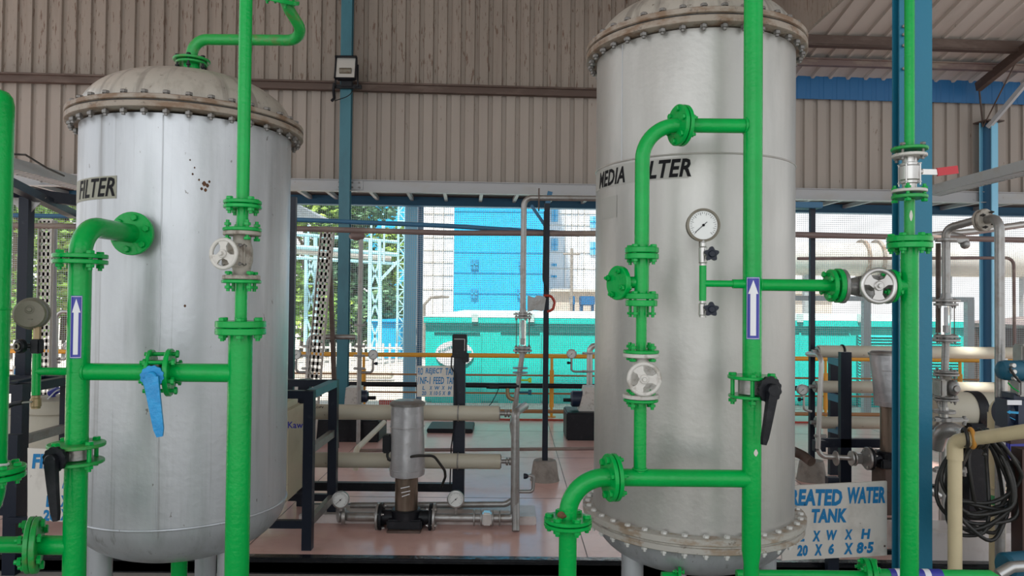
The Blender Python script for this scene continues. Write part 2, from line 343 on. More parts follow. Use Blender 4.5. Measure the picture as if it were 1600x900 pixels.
# blue painted fascia band on the eave, gently ribbed
pts = sheet(.2, 3.4, 13, None, .006, .6, .06); vs = [Wp(u, -.03+d, 4.83) for u, d in pts] + [Wp(u, -.03+d, 5.19) for u, d in pts]; n = len(pts)
fs = [(i, i+1, n+i+1, n+i) for i in range(n-1)]; m = len(vs)
struct('trim_2', MB().raw(vs + [p+WV*.012 for p in vs], fs + [tuple(reversed([i+m for i in f])) for f in fs]), 'band_blue', sharp=20)
def wthing(name, label, cat, mat, boxes, pname='beam', group=None):
    t = thing(name, label, cat, Wp(boxes[0][0], boxes[0][2], boxes[0][4]), group)
    return t
def solo_w(name, label, cat, mat, boxes, group=None):
    b = MB()
    for q in boxes: b.wbox(*q)
    return solo(name, b, mat, label, cat, group)
solo_w('wall_purlin', 'dark rusty steel rail running across the tall corrugated wall', 'beam', 'rust_steel', [(-9.5, 3.35, -.06, .03, 4.77, 4.87), (-9.5,3.35,-.1,-.04,4.86,4.885)])
solo_w('roof_purlin', 'dark brown roof purlin under the right roof, the upper of two', 'beam', 'rust_steel', [(3.4, 13, -1.06, -1.0, 5.27, 5.40), (3.4,13,-1.06,-.95,5.26,5.28)])
solo_w('roof_purlin', 'lighter brown roof purlin just above the blue fascia, the lower of two', 'beam', 'pipe_brown', [(3.4, 13, -.56, -.48, 5.16, 5.25), (3.4,13,-.6,-.48,5.235,5.25)])
b = MB(); b.bar(Wp(6.85, -.2, 5.02), Wp(6.85, -6, 5.02+SL*5.8), .08, .13); solo('roof_rafter', b, 'rust_steel', 'dark sloping rafter climbing to the top right corner', 'beam')
b = MB(); b.bar(at(1600, 133, 10.4), at(1544, 199, 10.85), .06, .06); solo('roof_strut', b, 'girder_white', 'grey strut rising right from the head of the dark blue column', 'strut')
b = MB(); b.tube([at(1530, 140, 10.9), at(1536, 198, 10.9)], .012); solo('hanger_rod', b, 'rust_steel', 'thin dark rod hanging above the dark blue column', 'rod')
b = MB(); b.tube([at(1590, 92, 10.2), at(1536, 198, 10.9)], .01, n=8); solo('hanger_rod', b, 'rust_steel', 'thin slanting tie rod from the rafter to the dark blue column', 'rod')
# white girder on the wall foot
t = thing('wall_girder', 'long white steel channel along the foot of the corrugated wall', 'beam', Wp(-9.5, -.02, 3.33))
part('web', MB().wbox(-9.5, 13, -.03, .03, 3.34, 3.50), 'girder_white', t)
part('lip', MB().wbox(-9.5, 13, -.08, .03, 3.33, 3.345).wbox(-9.5, 13, -.06, .03, 3.49, 3.50), 'girder_white', t)
for px in (82, 546):
    u, z = atw(px, 290, -.04)
    p = part('splice_plate', MB().wbox(u-.19, u+.19, -.05, -.03, 3.355, 3.485), 'girder_white', t)
    for i in range(4):
        for zz in (3.385, 3.455): bolt(p, Wp(u-.14+i*.093, -.055, zz), (0,-1,0), size=.014, ln=.02, mat='bolt_grey')
# canopy outside
struct('ceiling_canopy', MB().wbox(-9.5, 13, .1, 1.5, 3.47, 3.49), 'rust_steel')
t = thing('canopy_beam', 'blue steel beam along the outer edge of the low canopy', 'beam', Wp(-9, 1.4, 3.32))
part('web', MB().wbox(-9.5, 13, 1.38, 1.42, 3.33, 3.47), 'beam_blue', t); part('lip', MB().wbox(-9.5,13,1.32,1.48,3.32,3.335), 'beam_blue', t)
k = 0
for px in (22, 60, 468, 512, 580, 638, 695, 752, 808, 866, 922, 1262, 1310, 1358, 1470, 1520, 1575):
    u, z = atw(px, 305, .6)
    solo_w('canopy_joist', 'white joist under the dark canopy, seen between girder and blue beam', 'beam', 'girder_white', [(u-.025, u+.025, .05, 1.38, 3.40, 3.46)], group='white canopy joists')
# columns in the wall
def icol(name, label, x, y, z0, z1, wd, dp, mat, rz=0, web_mat=None):
    t = thing(name, label, 'column', (x, y, z0)); m = Matrix.Rotation(rz, 3, 'Z')
    b = MB()
    for s in (-1, 1): b.box(V((x, y, (z0+z1)/2)) + m @ V((0, s*dp/2, 0)), (wd, .014, z1-z0), rz)
    part('flange_plates', b, mat, t); part('web', MB().box((x, y, (z0+z1)/2), (.012, dp, z1-z0), rz), web_mat or mat, t); return t
u, _ = atw(541, 200, -.12); p = Wp(u, -.14, 0)
c = icol('wall_column', 'slender blue steel column behind the floodlight, between the two silver tanks', p.x, p.y, 0, 7.1, .15, .14, 'teal_steel', WA)
part('base_plate', MB().box((p.x, p.y, .01), (.3, .3, .02), WA), 'teal_steel', c)
u, _ = atw(1534, 400, .05); p = Wp(u, -.1, 0)
c = icol('wall_column', 'blue steel column at the far right with its head below the fascia', p.x, p.y, 0, 4.52, .2, .16, 'sky_blue_steel', R_(35), 'beam_blue')
part('cap_plate', MB().box((p.x, p.y, 4.53), (.3, .26, .02), R_(10)), 'rust_steel', c)
p = at(641, 480, 12.4); c = icol('outer_column', 'wide light blue column standing outside the orange railing', p.x, p.y, -.14, 3.6, .2, .2, 'sky_blue_steel', R_(12))
p = at(656, 480, 12.45); solo('drain_pipe', MB().tube([(p.x, p.y, -.14), (p.x, p.y, 3.6)], .05), 'beam_blue', 'dark blue vertical pipe right beside the wide light blue column', 'pipe')
# main column, close behind the right-hand green pipes
X = at(1430, 500, 4.75).x
c = icol('main_column', 'wide blue steel column standing right behind the tall green pipe', X, 4.79, -.105, 5.6, .212, .08, 'column_blue')
part('base_plate', MB().bbox((X, 4.82, -.12), (.30, .22, .02), .003), 'column_blue', c)
for y in (42, 55, 72, 108):
    q = at(1411, y, 4.74); bolt(c, (q.x, 4.738, q.z), (0,-1,0), size=.012, ln=.012, mat='bolt_grey')
# bird netting over the opening: real thin strands
b = MB(); step = .034; th = .0032
def strand(p, q):
    d = (q-p).normalized(); a, c_, _ = frame(d); k = len(b.v)
    for e in (p, q):
        for j in range(3): an = 2*PI*j/3; b.v.append(e + (a*math.cos(an) + c_*math.sin(an))*th)
    for j in range(3): b.f.append((k+j, k+(j+1)%3, k+3+(j+1)%3, k+3+j))
u = -9.3
while u < 11.5: strand(Wp(u, 1.52, -.14), Wp(u, 1.52, 3.36)); u += step
z = .02
while z < 3.32: strand(Wp(-9.3, 1.52, z), Wp(11.5, 1.52, z)); z += step
solo('bird_netting', b, 'net', 'fine grey square mesh netting stretched across the open side below the canopy', 'netting')
# ---------------------------------------------------------------- railing
RY = 11.5; t = thing('guard_railing', 'orange tube guard railing along the far edge of the red floor', 'railing', (0, RY, 0))
zt = at(700, 555, RY).z
part('top_rail', MB().tube([(-8, RY, zt), (9.5, RY, zt)], .035), 'orange', t)
for py, m, r in ((586, 'rail_brown', .014), (614, 'rail_brown', .014)): zz = at(760, py, RY).z; part('mid_rail', MB().tube([(-8, RY, zz), (9.5, RY, zz)], r), m, t)
zz = at(760, 642, RY).z; part('bottom_rail', MB().tube([(-8, RY, zz), (9.5, RY, zz)], .03), 'rail_brown', t)
for px in (-60, 300, 568, 717, 862, 1050, 1290, 1500):
    x = at(px, 600, RY).x; pp = part('post', MB().tube([(x, RY, .0), (x, RY, zt)], .022), 'orange', t)
    part('sleeve', MB().tube([(x, RY, .15), (x, RY, zt-.22)], .036), 'orange', pp); part('foot_plate', MB().disc((x, RY, .006), (0,0,1), .07, .012), 'orange', pp)
zz = at(760, 602, 11.3).z; solo('air_line', MB().tube([(-8, 11.3, zz), (9.5, 11.3, zz)], .038), 'black', 'black pipe running level in front of the orange railing', 'pipe')
zz = .016; solo('floor_conduit', MB().tube([(-8, 11.1, zz), (9.5, 11.1, zz)], .014), 'red_paint', 'dark red pipe along the floor at the foot of the railing', 'pipe')
# ---------------------------------------------------------------- container (generator enclosure)
CY = 14.0; x0 = at(664, 560, CY).x; x1 = at(1512, 560, CY).x; zt = at(700, 495, CY).z; zb = -.14
t = thing('generator_container', 'long teal metal generator enclosure standing beyond the railing', 'container', ((x0+x1)/2, CY+1.5, zb))
part('body', MB().bbox(((x0+x1)/2, CY+1.5, (zb+zt)/2), (x1-x0, 3, zt-zb), .03), 'container_teal', t)
r = MB(); zr = zt+.10
r.raw([(x0-.05, CY-.05, zt), (x1+.05, CY-.05, zt), (x1+.05, CY+3.05, zt), (x0-.05, CY+3.05, zt), (x0+.6, CY+1.0, zr), (x1-.6, CY+1.0, zr), (x1-.6, CY+2.2, zr), (x0+.6, CY+2.2, zr)], [(0,1,5,4), (1,2,6,5), (2,3,7,6), (3,0,4,7), (4,5,6,7), (3,2,1,0)])
part('roof', r, 'container_roof', t)
part('top_edge', MB().bbox(((x0+x1)/2, CY-.02, zt-.06), (x1-x0+.06, .06, .12), .01), 'container_teal', t)
zz = at(760, 508, CY).z; part('drip_strip', MB().box(((x0+x1)/2, CY-.03, zz), (x1-x0, .05, .02)), 'dark_teal', t)
for px in (742, 830, 1060, 1250, 1345):
    q = at(px, 497, CY-.06); part('lifting_lug', MB().bbox((q.x, CY-.05, q.z), (.12, .08, .16), .01), 'container_roof', t)
edges = [672, 755, 776, 848, 940, 1020, 1100, 1180, 1245, 1332]
for a, c_ in zip(edges[:-1:1], edges[1:]):
    if c_ - a < 40: continue
    qa = at(a+2, 520, CY-.01); qb = at(c_-2, 642, CY-.01)
    d = part('door', MB().bbox(((qa.x+qb.x)/2, CY-.012, (qa.z+qb.z)/2), (qb.x-qa.x-.03, .03, qa.z-qb.z), .008), 'container_teal', t)
    part('door_top_seam', MB().box(((qa.x+qb.x)/2, CY-.035, qa.z+.01), (qb.x-qa.x-.1, .03, .02)), 'dark_teal', d)
for (pa, pb, ya, yb) in ((1338, 1396, 524, 546), (1338, 1400, 556, 646), (1404, 1500, 524, 546), (1404, 1500, 556, 646)):
    qa = at(pa, ya, CY); qb = at(pb, yb, CY); l = part('louvre', MB().bbox(((qa.x+qb.x)/2, CY-.01, (qa.z+qb.z)/2), (qb.x-qa.x, .03, qa.z-qb.z), .005), 'dark_teal', t)
    s = MB(); zz = qb.z + .03
    while zz < qa.z: s.box(((qa.x+qb.x)/2, CY-.05, zz), (qb.x-qa.x-.04, .06, .012), m=Matrix.Rotation(R_(35), 3, 'X')); zz += .055
    part('slats', s, 'container_teal', l)
lg = at(710, 553, CY-.04)
em = MB().lathe([(0, -.012), (.36, -.012), (.36, .012), (0, .012)], (0,0,0), (0,1,0), 40); em.v = [V((lg.x + v.x*1.0, CY-.05+v.y*.8, lg.z + v.z*.68)) for v in em.v]
e = part('emblem', em, 'label_white', t, 'white oval emblem')
part('emblem_notch', MB().box((lg.x+.14, CY-.068, lg.z+.03), (.36, .012, .075)), 'container_teal', e)
def lf(a, b_): 
    x = -.30 + a*.56; y = .015 + a*.22 + b_*.07; return V((lg.x+x, CY-.072, lg.z+y))
part('lettering', text_fit(MB(), 'cummins', lf, 0, .01), 'dark_teal', e)
# ---------------------------------------------------------------- far buildings
def bld(name, label, Y, dp, rects):
    t = thing(name, label, 'building', at((rects[0][0]+rects[0][1])/2, 500, Y) * 1); return t
def wallbox(t, a, c_, Y, dp, z0, z1, mat, nm='wall'):
    xa = at(a, 470, Y).x; xb = at(c_, 470, Y).x; return part(nm, MB().box(((xa+xb)/2, Y+dp/2, (z0+z1)/2), (xb-xa, dp, z1-z0)), mat, t)
def win(w_, a, c_, ya, yb, Y, mat='window_blue', nm='window'):
    qa = at(a, ya, Y); qb = at(c_, yb, Y); f = part(nm, MB().box(((qa.x+qb.x)/2, Y-.04, (qa.z+qb.z)/2), (qb.x-qa.x, .1, qa.z-qb.z)), mat, w_)
    part('window_bars', MB().box(((qa.x+qb.x)/2, Y-.1, (qa.z+qb.z)/2), (.06, .05, qa.z-qb.z)).box(((qa.x+qb.x)/2, Y-.1, (qa.z+qb.z)/2), (qb.x-qa.x, .05, .06)), 'building_blue', f)
t = thing('factory_building', 'tall bright blue factory block with small square windows beyond the container', 'building', (at(780,470,38).x, 41, -.14))
w1 = wallbox(t, 709, 853, 38, 6, -.14, 14, 'building_blue')
for (a, c_, ya, yb) in ((736, 747, 406, 421), (736, 746, 452, 466), (811, 818, 408, 420), (808, 816, 452, 466)): win(w1, a, c_, ya, yb, 38)
b = MB()
for py in (330, 362, 394, 426, 458): zz = at(780, py, 38).z; xa = at(709, 470, 38).x; xb = at(853, 470, 38).x; b.box(((xa+xb)/2, 37.98, zz), (xb-xa, .03, .05))
part('cladding_seams', b, 'building_blue', t)
t = thing('panel_building', 'white panelled wall block left of the bright blue factory block', 'building', (at(684,470,39).x, 42, -.14))
wallbox(t, 659, 708.5, 39, 6, -.14, 14, 'building_white')
b = MB()
for py in (334, 352, 371, 391, 410, 430, 452): zz = at(684, py, 39).z; xa = at(661, 470, 39).x; xb = at(707, 470, 39).x; b.box(((xa+xb)/2, 38.98, zz), (xb-xa, .03, .05))
for px in (676, 692): b.box((at(px, 470, 39).x, 38.98, 6), (.05, .03, 12))
part('panel_seams', b, 'duct_silver', t)
t = thing('office_building', 'white building with blue windows right of the bright blue factory block', 'building', (at(1000,470,44).x, 47, -.14))
w1 = wallbox(t, 853, 1245, 44, 6, -.14, 14, 'building_white')
for (a, c_, ya, yb) in ((862, 872, 327, 347), (922, 934, 338, 356), (862, 872, 373, 392), (922, 934, 378, 398), (862, 870, 412, 416), (862, 870, 430, 434)): win(w1, a, c_, ya, yb, 44, 'sky_blue_steel')
b = MB()
for px in (882, 892, 902, 912): b.box((at(px, 470, 44).x, 43.98, 6), (.05, .03, 8))
for py in (334, 352, 395, 420): zz = at(900, py, 44).z; b.box((at(940, 470, 44).x, 43.98, zz), (7, .03, .05))
part('panel_seams', b, 'duct_silver', t); wallbox(t, 862, 1245, 43, .8, 2.45, 2.62, 'building_white', 'ledge')
t = thing('blue_shed', 'dark blue tower wall at the left edge of the far buildings', 'building', (at(595,470,41).x, 43, -.14))
wallbox(t, 570, 634, 41, 4, 4.0, 14, 'building_blue'); wallbox(t, 588, 634, 41, 4, -.14, 4.0, 'building_blue', 'lower_wall'); wallbox(t, 595, 598, 40.9, .1, 4, 14, 'light_blue_steel', 'downpipe')
t = thing('low_building', 'low pale building with a sandy roof behind the teal container', 'building', (at(900,470,30).x, 32, -.14))
wallbox(t, 866, 1300, 30, 4, -.14, 2.2, 'ground_out'); wallbox(t, 860, 1300, 29.8, 4.4, 2.2, 2.3, 'duct_silver', 'roof')
for (a, c_) in ((893, 899), (908, 930)): xa = at(a,470,27).x; xb = at(c_,470,27).x; solo('roof_unit', MB().bbox(((xa+xb)/2, 27.5, 1.83), (xb-xa, .8, .35), .03).box((xa+.05,27.5,.8),(.08,.5,1.9)).box((xb-.05,27.5,.8),(.08,.5,1.9)), 'band_blue', 'small blue plant unit behind the container' + (', the narrower one' if a == 893 else ', the wider one near the right tank'), 'machine')
b = MB(); q = at(893, 430, 26); b.tube([(q.x, 26, -.1), (q.x, 26, at(893,388,26).z)], .05, n=8).tube([(q.x-.3, 26, at(893,397,26).z), (q.x+.3, 26, at(893,397,26).z)], .03, n=8); solo('utility_pole', b, 'concrete', 'thin grey pole with a short crossarm before the white building', 'pole')
b = MB(); q = at(663, 470, 24); b.tube([(q.x, 24, -.1), (q.x, 24, at(663,476,24).z), at(673,465,24), at(693,463.5,24)], .05, n=8).bbox(at(690,464,24), (.5,.15,.08), .02); solo('street_light', b, 'concrete', 'grey street light arm reaching out before the white panelled wall', 'street light')
# blue pipe rack
t = thing('pipe_rack', 'light blue trestle pipe rack crossing before the trees', 'pipe rack', (at(540,470,22).x, 22, -.14))
def P(px, py, Y=22): return at(px, py, Y)
for (ya, yb, r) in ((364, 378, .05), (384, 398, .07), (402, 412, .05)): part('pipe_run', MB().tube([P(380, ya-4, 20.5), P(620, yb, 23)], r, n=10), 'light_blue_steel', t)
part('silver_pipe', MB().tube([P(380, 385, 20.6), P(610, 404, 22.9)], .10, n=12), 'duct_silver', t)
for (a, c_, ya) in ((477, 494, 398), (577, 594, 405)):
    tr = part('trestle', MB().bar(P(a+2, ya-30), P(a, 560), .1).bar(P(c_-1, ya-30), P(c_, 560), .1), 'light_blue_steel', t)
    br = MB(); ys = [ya, ya+45, ya+95, ya+145]
    for y1, y2 in zip(ys, ys[1:]): br.bar(P(a+1, y1), P(c_, y2), .05).bar(P(c_, y1), P(a+1, y2), .05).bar(P(a+1, y2), P(c_, y2), .05)
    part('cross_bracing', br, 'light_blue_steel', tr)
part('knee_brace', MB().bar(P(594, 438), P(624, 406), .08), 'light_blue_steel', t)
for px in (482, 535, 580, 600): part('stanchion', MB().bar(P(px, 352), P(px, 412), .05), 'light_blue_steel', t)
t = thing('lattice_mast', 'light blue lattice mast beside the wide light blue column', 'mast', (P(627,470,24).x, 24, -.14))
for px in (621, 632): part('leg', MB().bar(V((P(px,470,24).x, 24, -.14)), V((P(px,470,24).x, 24, 6)), .06), 'light_blue_steel', t)
br = MB(); z = -.1; xa = P(621,470,24).x; xb = P(632,470,24).x; f_ = 0
while z < 5.9: br.bar((xa if f_ else xb, 24, z), (xb if f_ else xa, 24, z+.28), .035).bar((xa,24,z),(xb,24,z),.03); z += .28; f_ = 1-f_
part('lacing', br, 'light_blue_steel', t)
solo('storage_shed', MB().bbox((at(606,520,24.5).x, 25.3, .45), (1.1, 2, 1.2), .03).bbox((at(606,520,24.5).x, 25.3, 1.1), (1.3, 2.2, .1), .02), 'building_blue', 'small blue shed with a pale roof below the pipe rack', 'shed')
# picket fence
t = thing('picket_fence', 'white picket fence along the path before the trees', 'fence', (P(530,540,19).x, 19, -.14))
xa = P(-40,540,19).x; xb = P(628,540,19).x; zt = P(530,536,19).z; b = MB(); x = xa
while x < xb: b.box((x, 19, zt/2-.07), (.05, .02, zt+.14)); x += .17
part('pickets', b, 'fence_white', t)
for z in (.1, zt-.12): part('rail', MB().box(((xa+xb)/2, 19.03, z), (xb-xa, .03, .05)), 'fence_white', t)
solo('low_wall', MB().bbox(((xa+xb)/2, 17.6, 0), (xb-xa, .25, .16), .03), 'ground_out', 'low pale kerb wall before the white picket fence', 'wall')
solo('red_sign_board', MB().bbox(at(610, 629, 13.5), (.42, .04, .1), .01), 'red_paint', 'small red board low beside the wide light blue column', 'sign')
# trees
def tree(label, x, y, h, rad, mat, n, low=.2, ls=.24):
    rnd = random.Random(int(x*100)+7); t = thing('tree', label, 'tree', (x, y, -.14), 'trees beyond the fence')
    tr = MB().tube([(x, y, -.14), (x+.1, y, h*.3), (x-.05, y+.1, h*.7)], [.16, .12, .05], n=8)
    for i in range(6):
        a = rnd.random()*6.28; z = h*(.25+.08*i); tr.tube([(x, y, z), (x+math.cos(a)*rad*.6, y+math.sin(a)*rad*.6, z+h*.15)], [.06, .02], n=6)
    part('trunk', tr, 'bark', t); lf = MB()
    blobs = [(V((x + rnd.uniform(-1,1)*rad*.7, y + rnd.uniform(-1,1)*rad*.7, h*(low + (1-low)*rnd.random()))), rad*rnd.uniform(.3,.55)) for _ in range(34)]
    for i in range(n):
        c_, r = rnd.choice(blobs); d = V((rnd.gauss(0,1), rnd.gauss(0,1), rnd.gauss(0,1))).normalized()*r*rnd.uniform(.6,1)
        p = c_ + d; a, bb_, nn = frame(V((rnd.gauss(0,1), rnd.gauss(0,1), rnd.gauss(0,1)))); s = ls*rnd.uniform(.6,1.3)
        k = len(lf.v); lf.v += [p-a*s*.5, p+bb_*s*.28+nn*s*.1, p+a*s*.5, p-bb_*s*.28+nn*s*.1]; lf.f.append((k, k+1, k+2, k+3))
    part('foliage', lf, mat, t, sharp=0)
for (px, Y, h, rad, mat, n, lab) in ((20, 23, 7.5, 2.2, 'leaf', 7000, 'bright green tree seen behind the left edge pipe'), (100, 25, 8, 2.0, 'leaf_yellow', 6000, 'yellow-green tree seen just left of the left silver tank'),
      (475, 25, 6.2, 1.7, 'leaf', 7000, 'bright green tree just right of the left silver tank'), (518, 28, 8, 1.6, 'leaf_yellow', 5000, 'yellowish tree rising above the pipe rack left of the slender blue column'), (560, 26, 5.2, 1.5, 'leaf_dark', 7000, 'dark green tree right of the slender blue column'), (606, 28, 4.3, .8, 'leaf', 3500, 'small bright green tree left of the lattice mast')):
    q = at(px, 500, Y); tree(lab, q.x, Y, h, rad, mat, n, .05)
# silver duct and grey frame at right
t = thing('process_duct', 'large silver duct pipe running level beyond the teal container', 'duct', (at(1420,410,18.5).x, 18.5, 2))
qa = at(1215, 404, 18.5); qb = at(1640, 404, 18.5)
part('barrel', MB().tube([(qa.x-.8, 18.5, qa.z), (qb.x+3, 18.5, qa.z)], .42, n=28), 'duct_silver', t)
for px in (1346, 1369):
    x = at(px, 410, 18.5).x; part('flange', MB().disc((x, 18.5, qa.z), (1,0,0), .5, .07), 'flange_rust', t)
part('bellows', MB().lathe([(.36+.04*(i%2), .04*i) for i in range(9)], (at(1349,410,18.5).x, 18.5, qa.z), (1,0,0), 24), 'flange_rust', t)
for px in (1260, 1480, 1600):
    x = at(px, 410, 18.5).x; part('support', MB().bar((x, 18.5, -.14), (x, 18.5, qa.z-.35), .15), 'girder_white', t)
zz = at(1380, 467, 12.9).z; t = thing('portal_frame', 'grey steel goalpost frame in front of the teal container at the right', 'frame', (at(1353,470,12.9).x, 12.9, -.14))
part('cross_beam', MB().bar((at(1200,470,12.9).x, 12.9, zz), (at(1520,470,12.9).x, 12.9, zz), .09, .09), 'girder_white', t)
for px in (1353, 1514): part('upright', MB().bar((at(px,470,12.9).x, 12.9, -.14), (at(px,470,12.9).x, 12.9, zz), .12, .12), 'girder_white', t)
b = MB(); b.bbox((at(1570,500,15).x+1, 16.3, .6), (3.2, 2.6, 1.5), .04); solo('brick_hut', b, 'rust_steel', 'small brown hut right of the teal container', 'hut')
solo('hut_roof_shelter', MB().bar(at(1545, 508, 14.6), at(1680, 496, 14.6), 2.0, .06), 'pipe_brown', 'reddish sloping roof sheet at the right edge behind the big steel pipe', 'roof')
# ================================================================ VESSELS
def on_cyl(cx, cy, R, th, z):          # th measured from the -y direction, positive to the right
    return V((cx + R*math.sin(th), cy - R*math.cos(th), z))
def cyl_th(cx, cy, R, px, py):         # angle and height where a sight line first meets the vessel
    d = ray(px, py); a = d.x**2+d.y**2; b_ = 2*(-cx*d.x - cy*d.y); c_ = cx*cx+cy*cy-R*R; disc = b_*b_-4*a*c_
    t = (-b_ - math.sqrt(max(disc, 0)))/(2*a); p = EYE + d*t
    return math.atan2(p.x-cx, -(p.y-cy)), p.z
def wrap_patch(cx, cy, R, t0, t1, za, zb, nseg=14, skew=None):
    b = MB(); k = 0; vs = []
    for i in range(nseg+1):
        th = t0+(t1-t0)*i/nseg; vs += [on_cyl(cx, cy, R, th, za(i/nseg) if callable(za) else za), on_cyl(cx, cy, R, th, zb(i/nseg) if callable(zb) else zb)]
    return b.raw(vs, [(2*i, 2*i+2, 2*i+3, 2*i+1) for i in range(nseg)])
# ---- left vessel
LX, LY, LR = -1.837, 4.17, .55
LZt = 2.765; LZs = .655
v1 = thing('filter_vessel', 'silver filter tank on the left marked FILTER with a rounded bottom', 'filter tank', (LX, LY, -.105))
sh = MB().lathe([(LR, LZs), (LR, LZt-.05)], (LX, LY, 0), n=96); part('shell', sh, 'silver', v1)
dish = [(LR*math.cos(a)**.75 if a < PI/2-.01 else 0, -.27*math.sin(a)) for a in [PI/2*i/14 for i in range(15)]]
part('bottom_dish', MB().lathe([(r, LZs+h) for r, h in dish], (LX, LY, 0), n=96), 'silver', v1)
part('weld_seam', MB().torus((LX, LY, LZs), (0,0,1), LR+.001, .007, 96, 8), 'silver', v1)
dome = [(.555*math.cos(a)**.8 if a < PI/2-.01 else 0, .27*math.sin(a)) for a in [PI/2*i/16 for i in range(17)]]
part('dome_head', MB().lathe([(r, LZt+.02+h) for r, h in dome], (LX, LY, 0), n=96), 'head_dirty', v1)
def vflange(v, cx, cy, z0, z1, R, r_in, mat, name='ring_flange'):
    return part(name, MB().lathe([(r_in, z0), (R-.006, z0), (R, z0+.004), (R, z1-.004), (R-.006, z1), (r_in, z1), (r_in, z0)], (cx, cy, 0), n=96), mat, v)
vflange(v1, LX, LY, LZt-.038, LZt-.004, .618, .52, 'flange_rust'); vflange(v1, LX, LY, LZt+.003, LZt+.03, .618, .5, 'flange_rust')
part('gasket', MB().lathe([(.5, LZt-.004), (.606, LZt-.004), (.606, LZt+.003), (.5, LZt+.003)], (LX, LY, 0), n=96), 'rubber', v1)
ring_bolts(v1, (LX, LY, LZt-.004), (0,0,1), .588, 36, .05, size=.0185, ln=.084, mat='bolt_grey')
for px, Y, r in ((156, 3.99, .062), (321, 4.45, .06), (356, 4.0, .055)):
    q = at(px, 885, Y); dd = V((q.x-LX, Y-LY, 0)).length; part('leg', MB().tube([(q.x, Y, -.105), (q.x, Y, .50)], r, n=24), 'silver', v1)
part('seam_line', MB().tube([on_cyl(LX, LY, LR, cyl_th(LX, LY, LR, 246, 700)[0], z) for z in (LZs, 1.2, 2, LZt-.06)], .0035, n=6), 'silver', v1)
# lettering FILTER on an olive stencil patch
t0, z0 = cyl_th(LX, LY, LR, 119, 316); t1, z1 = cyl_th(LX, LY, LR, 182, 310); _, z0t = cyl_th(LX, LY, LR, 119, 286); _, z1t = cyl_th(LX, LY, LR, 182, 276)
print('FILTER', t0, t1, z0, z0t, z1, z1t)
ta = t0 - .3; zA = z0; 
part('stencil_patch', wrap_patch(LX, LY, LR+.0015, ta, t1, min(z0, z1), max(z0t, z1t)), 'patch_olive', v1)
t0s = cyl_th(LX, LY, LR, 125, 300)[0]; zl, zh = min(z0, z1)+.012, max(z0t, z1t)-.008
part('painted_lettering', text_fit(MB(), 'FILTER', lambda a, b_: on_cyl(LX, LY, LR+.003, t0s + (t1-.015-t0s)*a, zl+(zh-zl)*b_), .25, .02), 'sign_black', v1)
# faded letters under the patch
t2, z2 = cyl_th(LX, LY, LR, 122, 360); t3, z3 = cyl_th(LX, LY, LR, 138, 338)
for px, py, r in ((319, 287, .011), (324, 290, .009), (321, 297, .008), (315, 295, .007), (327, 284, .006), (311, 281, .005), (301, 272, .005), (304, 262, .004), (289, 478, .006), (297, 250, .004)):
    th, z = cyl_th(LX, LY, LR, px, py); part('rust_patch', wrap_patch(LX, LY, LR+.002, th-r/LR, th+r/LR, lambda s, z=z, r=r: z - r*math.sin(PI*s)*1.2, lambda s, z=z, r=r: z + r*math.sin(PI*s)*1.2), 'rust_spot', v1)
# ---- right vessel
RX, RY_, RR = 1.028, 4.20, .55
RZt = 3.225; RZb = .615
v2 = thing('filter_vessel', 'silver filter tank on the right marked MEDIA FILTER with bolted flanges top and bottom', 'filter tank', (RX, RY_, -.105))
part('shell', MB().lathe([(RR, RZb), (RR, RZt-.05)], (RX, RY_, 0), n=96), 'silver_warm', v2)
part('dome_head', MB().lathe([(r, RZt+.02+h) for r, h in dome], (RX, RY_, 0), n=96), 'head_dirty', v2)
vflange(v2, RX, RY_, RZt-.042, RZt-.004, .612, .52, 'flange_rust'); vflange(v2, RX, RY_, RZt+.004, RZt+.036, .612, .5, 'flange_rust')
part('gasket', MB().lathe([(.5, RZt-.004), (.6, RZt-.004), (.6, RZt+.004), (.5, RZt+.004)], (RX, RY_, 0), n=96), 'rubber', v2)
ring_bolts(v2, (RX, RY_, RZt-.002), (0,0,1), .582, 36, .02, size=.0185, ln=.092, mat='bolt_grey')
vflange(v2, RX, RY_, RZb-.002, RZb+.034, .612, .52, 'flange_bottom'); vflange(v2, RX, RY_, RZb-.046, RZb-.012, .605, .5, 'flange_bottom')
part('gasket', MB().lathe([(.5, RZb-.012), (.6, RZb-.012), (.6, RZb-.002), (.5, RZb-.002)], (RX, RY_, 0), n=96), 'head_dirty', v2)
ring_bolts(v2, (RX, RY_, RZb-.006), (0,0,1), .582, 36, .06, size=.016, ln=.082, mat='bolt_light')
part('bottom_dish', MB().lathe([(r*.985, RZb-.03+h*.92) for r, h in dish], (RX, RY_, 0), n=96), 'silver', v2)
part('weld_seam', MB().torus((RX, RY_, 2.545), (0,0,1), RR, .005, 96, 8), 'silver_warm', v2)
part('seam_line', MB().tube([on_cyl(RX, RY_, RR, cyl_th(RX, RY_, RR, 972, 160)[0], z) for z in (2.545, 2.8, RZt-.06)], .003, n=6), 'silver', v2)
for px, Y, r in ((988, 4.05, .06), (1198, 4.05, .05), (1060, 4.7, .05)):
    q = at(px, 888, Y); part('leg', MB().tube([(q.x, Y, -.105), (q.x, Y, .45)], r, n=24), 'silver', v2)
t0, _ = cyl_th(RX, RY_, RR, 932.5, 280); t1, z1 = cyl_th(RX, RY_, RR, 1080, 277); _, z1t = cyl_th(RX, RY_, RR, 1080, 246); t0 = -1.62
print('MEDIA', t0, t1, z1, z1t)
part('stencil_patch', wrap_patch(RX, RY_, RR+.0015, t0, t1-.02, z1-.003, z1t+.003, 30), 'patch_grey', v2)
tm, _ = cyl_th(RX, RY_, RR, 977, 270); tf, _ = cyl_th(RX, RY_, RR, 993, 262)
